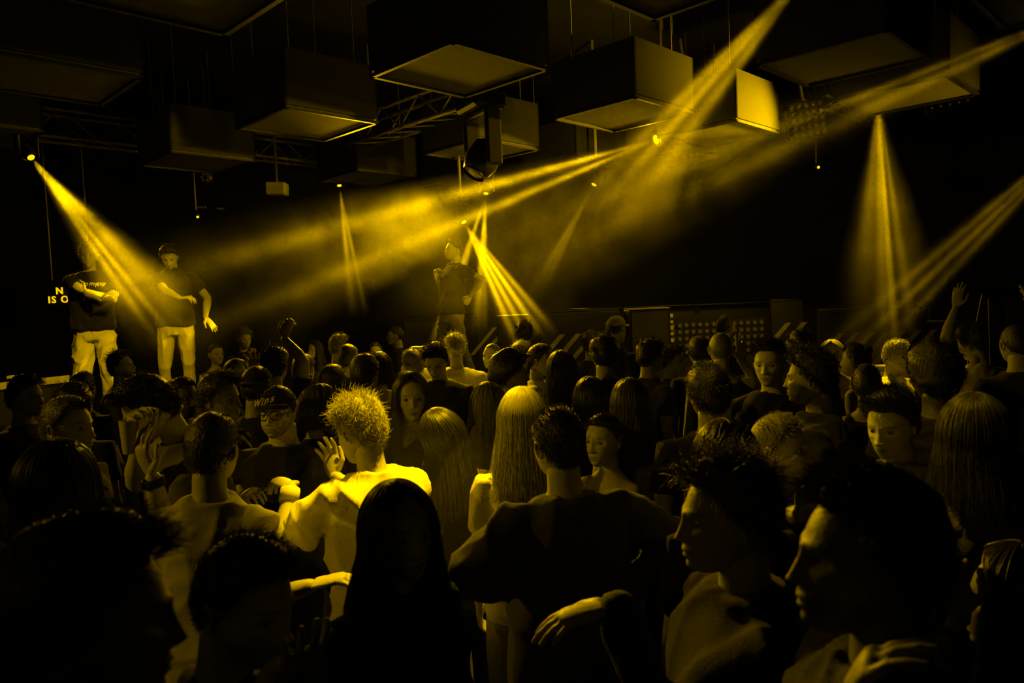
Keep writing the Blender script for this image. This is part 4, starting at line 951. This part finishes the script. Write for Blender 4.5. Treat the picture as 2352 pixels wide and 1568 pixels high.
PT('young man in sharp profile with white shirt right of the big dark mop', 1241, 790, 866, 74, d=5.7, hair='short', hc='dark', skin='fair', tc='white')
P = PT('man in a pale cap turned to the speaker stack', 1415, 724, 792, 130, d=6.8, hair='buzz', hc='dark', skin='fair', tc='charcoal'); cap(P, 'light', False)
PT('dark curly head from behind under the pale cap', 1386, 770, 862, 178, d=5.05, hair='curly', hc='black', skin='tan', tc='black', hh=.27)
P = PT('dark curly haired man with glasses turned right', 1494, 778, 862, 118, d=5.65, hair='curly', hc='black', skin='tan', tc='charcoal', hh=.27); glasses(P)
PT('dim curly head behind the striped barrier side', 1356, 764, 818, 170, d=7.6, hair='curly', hc='dark', skin='mid', tc='charcoal')
PT('small dim head between the glasses and the dark hair', 1546, 798, 860, 60, d=6.6, hair='mop', hc='dark', skin='mid', tc='grey')
PT('dark haired man from behind next to the bald nape', 1606, 768, 850, 176, d=5.85, hair='short', hc='dark', skin='mid', tc='charcoal')
PT('bald man from behind in a vest with both hands raised', 1655, 764, 842, 172, d=5.15, hair='buzz', hc='light', skin='mid', top='tank', tc='charcoal', strands=0,
   arms={'R': dict(t=(1700, 826, .15), pole=(-.5, .3, -1), palm=(0, -1, 0), curl=.9, fdir=(-.1, 0, 1), point=(0, 1))})
PT('bald bearded man in front of the lamp wall', 1667, 720, 782, 118, d=7.2, hair='buzz', hc='dark', skin='mid', tc='charcoal', beard=.8, strands=0)
PT('dark head behind the dark curly haired man in profile', 1836, 770, 850, 180, d=5.0, hair='curly', hc='black', skin='tan', tc='black', hh=.27)
P67 = PT('blond wavy haired woman with glowing hair', 1911, 778, 858, -30, d=6.05, fem=1, hair='bob', hc='blond', skin='fair', tc='grey', strands=2.0, flare=.04)
PT('dark tied hair woman beside the glowing blond woman', 1966, 792, 864, -140, d=5.4, fem=1, hair='bun', hc='dark', skin='mid', top='tank', tc='black')
PT('glossy black haired woman in front of the blond man in white', 1990, 840, 928, 150, d=4.5, fem=1, hair='slick', hc='black', skin='tan', top='tank', tc='black')
PT('blond man in white with glowing hair and lit cheek', 2058, 778, 860, 32, d=5.85, hair='crop', hc='blond', skin='fair', tc='white')
PT('curly haired man in a pale shirt stretching one arm up', 2232, 750, 826, -168, d=5.4, hair='curly', hc='brown', skin='mid', tc='light', fold=1.6, head=(0, 18, 0),
   arms={'L': dict(t=(2196, 706, -.05), pole=(1, .2, -.3), palm=(-1, -.3, 0), curl=.2, fdir=(-.15, 0, 1), spread=.12)})
PT('close cropped man at the right edge with an arm up', 2332, 744, 838, 172, d=4.5, hair='buzz', hc='dark', skin='mid', tc='charcoal', strands=0,
   arms={'R': dict(t=(2366, 722, .0), pole=(-1, .3, -.3), palm=(1, -.3, 0), curl=.3, fdir=(.1, 0, 1))})
# --- far behind, between the podiums
PT('woman with a bright face and bare shoulders far behind the jeans', 496, 786, 842, 48, d=8.5, fem=1, hair='slick', hc='dark', skin='fair', top='strap', tc='grey')
PT('man with dim face and light hair drinking far behind', 561, 752, 806, 42, d=9.25, hair='curly', hc='light', skin='mid', tc='charcoal', head=(0, 10, 0),
   arms={'R': dict(l=(-.05, -.22, 1.42), palm=(1, 0, 0), curl=1.1, fdir=(.3, -.3, .9))})
PT('woman with long hair dim in the smoke', 722, 780, 832, -20, d=9.0, fem=1, hair='long', hc='dark', skin='mid', tc='grey', length=.2)
PT('man with lit short hair from the side under the thin beam', 778, 770, 826, 150, d=7.6, hair='quiff', hc='light', skin='fair', tc='charcoal')
PT('man in a dark shirt in profile below the smoke', 908, 740, 800, -84, d=9.45, hair='short', hc='dark', skin='mid', tc='charcoal')
PT('dim face beside the man in profile below the smoke', 862, 782, 836, 10, d=9.0, hair='short', hc='dark', skin='mid', tc='charcoal')
# --- three men above the crowd
S1 = PT('man in white trousers on the podium with folded arms', 203, 558, 618, 22, d=7.45, z0=PZ, hair='spiky', hc='blond', skin='fair', tc='black', legs='white', wide=True, head=(0, 4, 0), build=1.06, loose=1.5,
   stance=((.14, -.02), (-.13, .02)), arms={'R': dict(t=(236, 690, -.28), pole=(-1, .3, -.7), palm=(0, .5, .6), curl=.6, fdir=(.95, -.1, .05)), 'L': dict(t=(196, 668, -.22), pole=(1, .2, -.6), palm=(0, 1, 0), curl=1.15, fdir=(-.8, .1, .55))})
S2 = PT('man in a polo shirt and jeans on the podium looking down', 390, 558, 620, 14, d=7.7, z0=PZ, hair='mop', hc='dark', skin='fair', top='polo', tc='charcoal', legs='light', head=(0, 34, 0),
   stance=((.12, -.05), (-.13, .03)), arms={'R': dict(t=(418, 688, -.26), pole=(-1, .4, -.6), palm=(0, .3, -1), curl=.8, fdir=(.9, -.3, .1)), 'L': dict(t=(472, 728, -.05), pole=(.9, .5, -.2), palm=(0, .3, -1), curl=.1, fdir=(.55, -.2, -.75))})
S3 = PT('man leaning back on the middle podium with a fist at his mouth', 1043, 545, 603, -62, d=8.6, z0=PZ, hair='crop', hc='dark', skin='mid', tc='black', legs='mid', head=(0, -4, 6), lean=(-9, 0),
   stance=((.16, .22), (-.12, -.16)), arms={'R': dict(t=(1003, 642, .0), pole=(-.3, .5, -1), palm=(.7, .3, .2), curl=1.15, fdir=(0, -.1, 1)), 'L': dict(t=(1080, 680, -.12), pole=(.7, .6, -.3), palm=(-1, .2, 0), curl=1.0, fdir=(-.35, -.4, -.7))})
# print on the folded-arms man's shirt, polo collar
for (tt, sz, sh_, x, z) in (('Tommy', .062, .3, -.085, 1.335), ('JEANS', .042, 0, .055, 1.33)):
    me = text_mesh(tt, sz, .001, .0008, sh_); me.materials.clear(); me.materials.append(cloth_mat('white', 'print'))
    vv = np.array([v.co[:] for v in me.vertices]); q = np.stack([vv[:, 0] + x, -.158 + 1.6 * (vv[:, 0] + x) ** 2 - vv[:, 2], vv[:, 1] + z], 1); q = S1['S'](q)
    for v, c in zip(me.vertices, q): v.co = c
    link('shirt_print', me, S1['shirt'])
g = Geo(); t = np.linspace(.25, 2 * math.pi - .25, 22); c = S2['S'](np.stack([.068 * np.sin(t), .008 - .066 * np.cos(t), np.full(22, 1.478)], 1)); g.limb(c, .017, 8, 1.0); wear(S2, 'collar', g, cloth_mat('charcoal', 'cotton'), S2['shirt'], False)
# the glass in the bowing man's hands
gl = empty('drinking_glass', at(303, 1040, 2.66)); tag(gl, 'clear tumbler held up by the bowing man', 'glass')
MB().tube([(0, 0, 0), (0, 0, .004), (0, 0, .12)], [.028, .03, .037], 18, False).build('tumbler', mat('clear glass', (.5, .5, .5), .08, spec=.8), gl)
MB().tube([(0, 0, .002), (0, 0, .06)], [.027, .031], 16).build('drink', mat('pale drink', (.3, .3, .3), .2), gl)
flush()
HOMO = False
# ------------------------------------------------------------------ smoke drifting through the beams
def smoke_mat(name, dens, wisp, length, fade, r0, r1, seed):
    M = bpy.data.materials.new(name); M.use_nodes = True; nt = M.node_tree; N = nt.nodes; K = nt.links
    N.remove(N['Principled BSDF']); out = N['Material Output']
    vs_ = N.new('ShaderNodeVolumeScatter'); vs_.inputs['Color'].default_value = (1, 1, 1, 1); vs_.inputs['Anisotropy'].default_value = 0.0
    K.new(vs_.outputs[0], out.inputs['Volume'])
    if HOMO:
        vs_.inputs['Density'].default_value = dens
        return M
    tc = N.new('ShaderNodeTexCoord'); sep = N.new('ShaderNodeSeparateXYZ'); K.new(tc.outputs['Object'], sep.inputs[0])
    fd = N.new('ShaderNodeMapRange'); fd.interpolation_type = 'SMOOTHSTEP'; fd.inputs[1].default_value = -length; fd.inputs[2].default_value = -length * fade
    fd.inputs[3].default_value = 0; fd.inputs[4].default_value = dens; K.new(sep.outputs['Z'], fd.inputs[0])
    n = N.new('ShaderNodeTexNoise'); n.inputs['Scale'].default_value = 2.2; n.inputs['Detail'].default_value = 3; n.inputs['Roughness'].default_value = .6; n.inputs['Distortion'].default_value = .6
    add = N.new('ShaderNodeVectorMath'); add.inputs[1].default_value = (seed * 3.7, seed * 1.3, seed * 2.1); K.new(tc.outputs['Object'], add.inputs[0]); K.new(add.outputs[0], n.inputs['Vector'])
    r = N.new('ShaderNodeMapRange'); r.inputs[1].default_value = .34; r.inputs[2].default_value = .62; r.inputs[3].default_value = 1 - wisp; r.inputs[4].default_value = 1 + wisp * .6
    K.new(n.outputs['Fac'], r.inputs[0])
    mu = N.new('ShaderNodeMath'); mu.operation = 'MULTIPLY'; K.new(fd.outputs[0], mu.inputs[0]); K.new(r.outputs[0], mu.inputs[1])
    # thin out towards the rim of the plume
    ln_ = N.new('ShaderNodeVectorMath'); ln_.operation = 'LENGTH'; fl = N.new('ShaderNodeVectorMath'); fl.operation = 'MULTIPLY'; fl.inputs[1].default_value = (1, 1, 0)
    K.new(tc.outputs['Object'], fl.inputs[0]); K.new(fl.outputs[0], ln_.inputs[0])
    rz = N.new('ShaderNodeMath'); rz.operation = 'MULTIPLY_ADD'; rz.inputs[1].default_value = -(r1 - r0) / length; rz.inputs[2].default_value = r0; K.new(sep.outputs['Z'], rz.inputs[0])
    dv = N.new('ShaderNodeMath'); dv.operation = 'DIVIDE'; K.new(ln_.outputs['Value'], dv.inputs[0]); K.new(rz.outputs[0], dv.inputs[1])
    ed = N.new('ShaderNodeMapRange'); ed.interpolation_type = 'SMOOTHSTEP'; ed.inputs[1].default_value = .45; ed.inputs[2].default_value = 1.0; ed.inputs[3].default_value = 1.0; ed.inputs[4].default_value = 0.0
    K.new(dv.outputs[0], ed.inputs[0]); m2 = N.new('ShaderNodeMath'); m2.operation = 'MULTIPLY'; K.new(mu.outputs[0], m2.inputs[0]); K.new(ed.outputs[0], m2.inputs[1])
    K.new(m2.outputs[0], vs_.inputs['Density'])
    return M
for i, (nm, s, t, pw, ang, bl, st, bs, ln, dn, wi, fd) in enumerate(BEAMS):
    ha = math.tan(math.radians(ang) / 2) * 1.22; r0 = .012
    mb = MB(); mb.tube([(0, 0, -.015), (0, 0, -ln)], [r0 + ha * .015, r0 + ha * ln], 24, True, False)
    o = mb.build('smoke', smoke_mat('smoke ' + nm, dn, wi, ln, fd, r0, r0 + ha * ln, i + 1)); o.matrix_world = frame(at(*s), at(*t))
    tag(o, 'lit smoke drifting through the ' + nm, 'smoke', None, 'stuff')

q = Geo(); q.ell((0, 0, 0), (.36, .3, .34), 24, 16); v, f = q.arr()
M = bpy.data.materials.new('smoke over dancers'); M.use_nodes = True; N = M.node_tree.nodes; N.remove(N['Principled BSDF'])
w = N.new('ShaderNodeVolumeScatter'); w.inputs['Color'].default_value = (1, 1, 1, 1); w.inputs['Density'].default_value = .02; M.node_tree.links.new(w.outputs[0], N['Material Output'].inputs['Volume'])
o = link('smoke', mesh_from('smoke', v + .08 * np.stack([wob(v, 5, i) for i in range(3)], 1), f, M)); o.location = at(945, 1165, 2.66); tag(o, 'thin lit smoke hanging over the dancers beside the blond man', 'smoke', None, 'stuff')
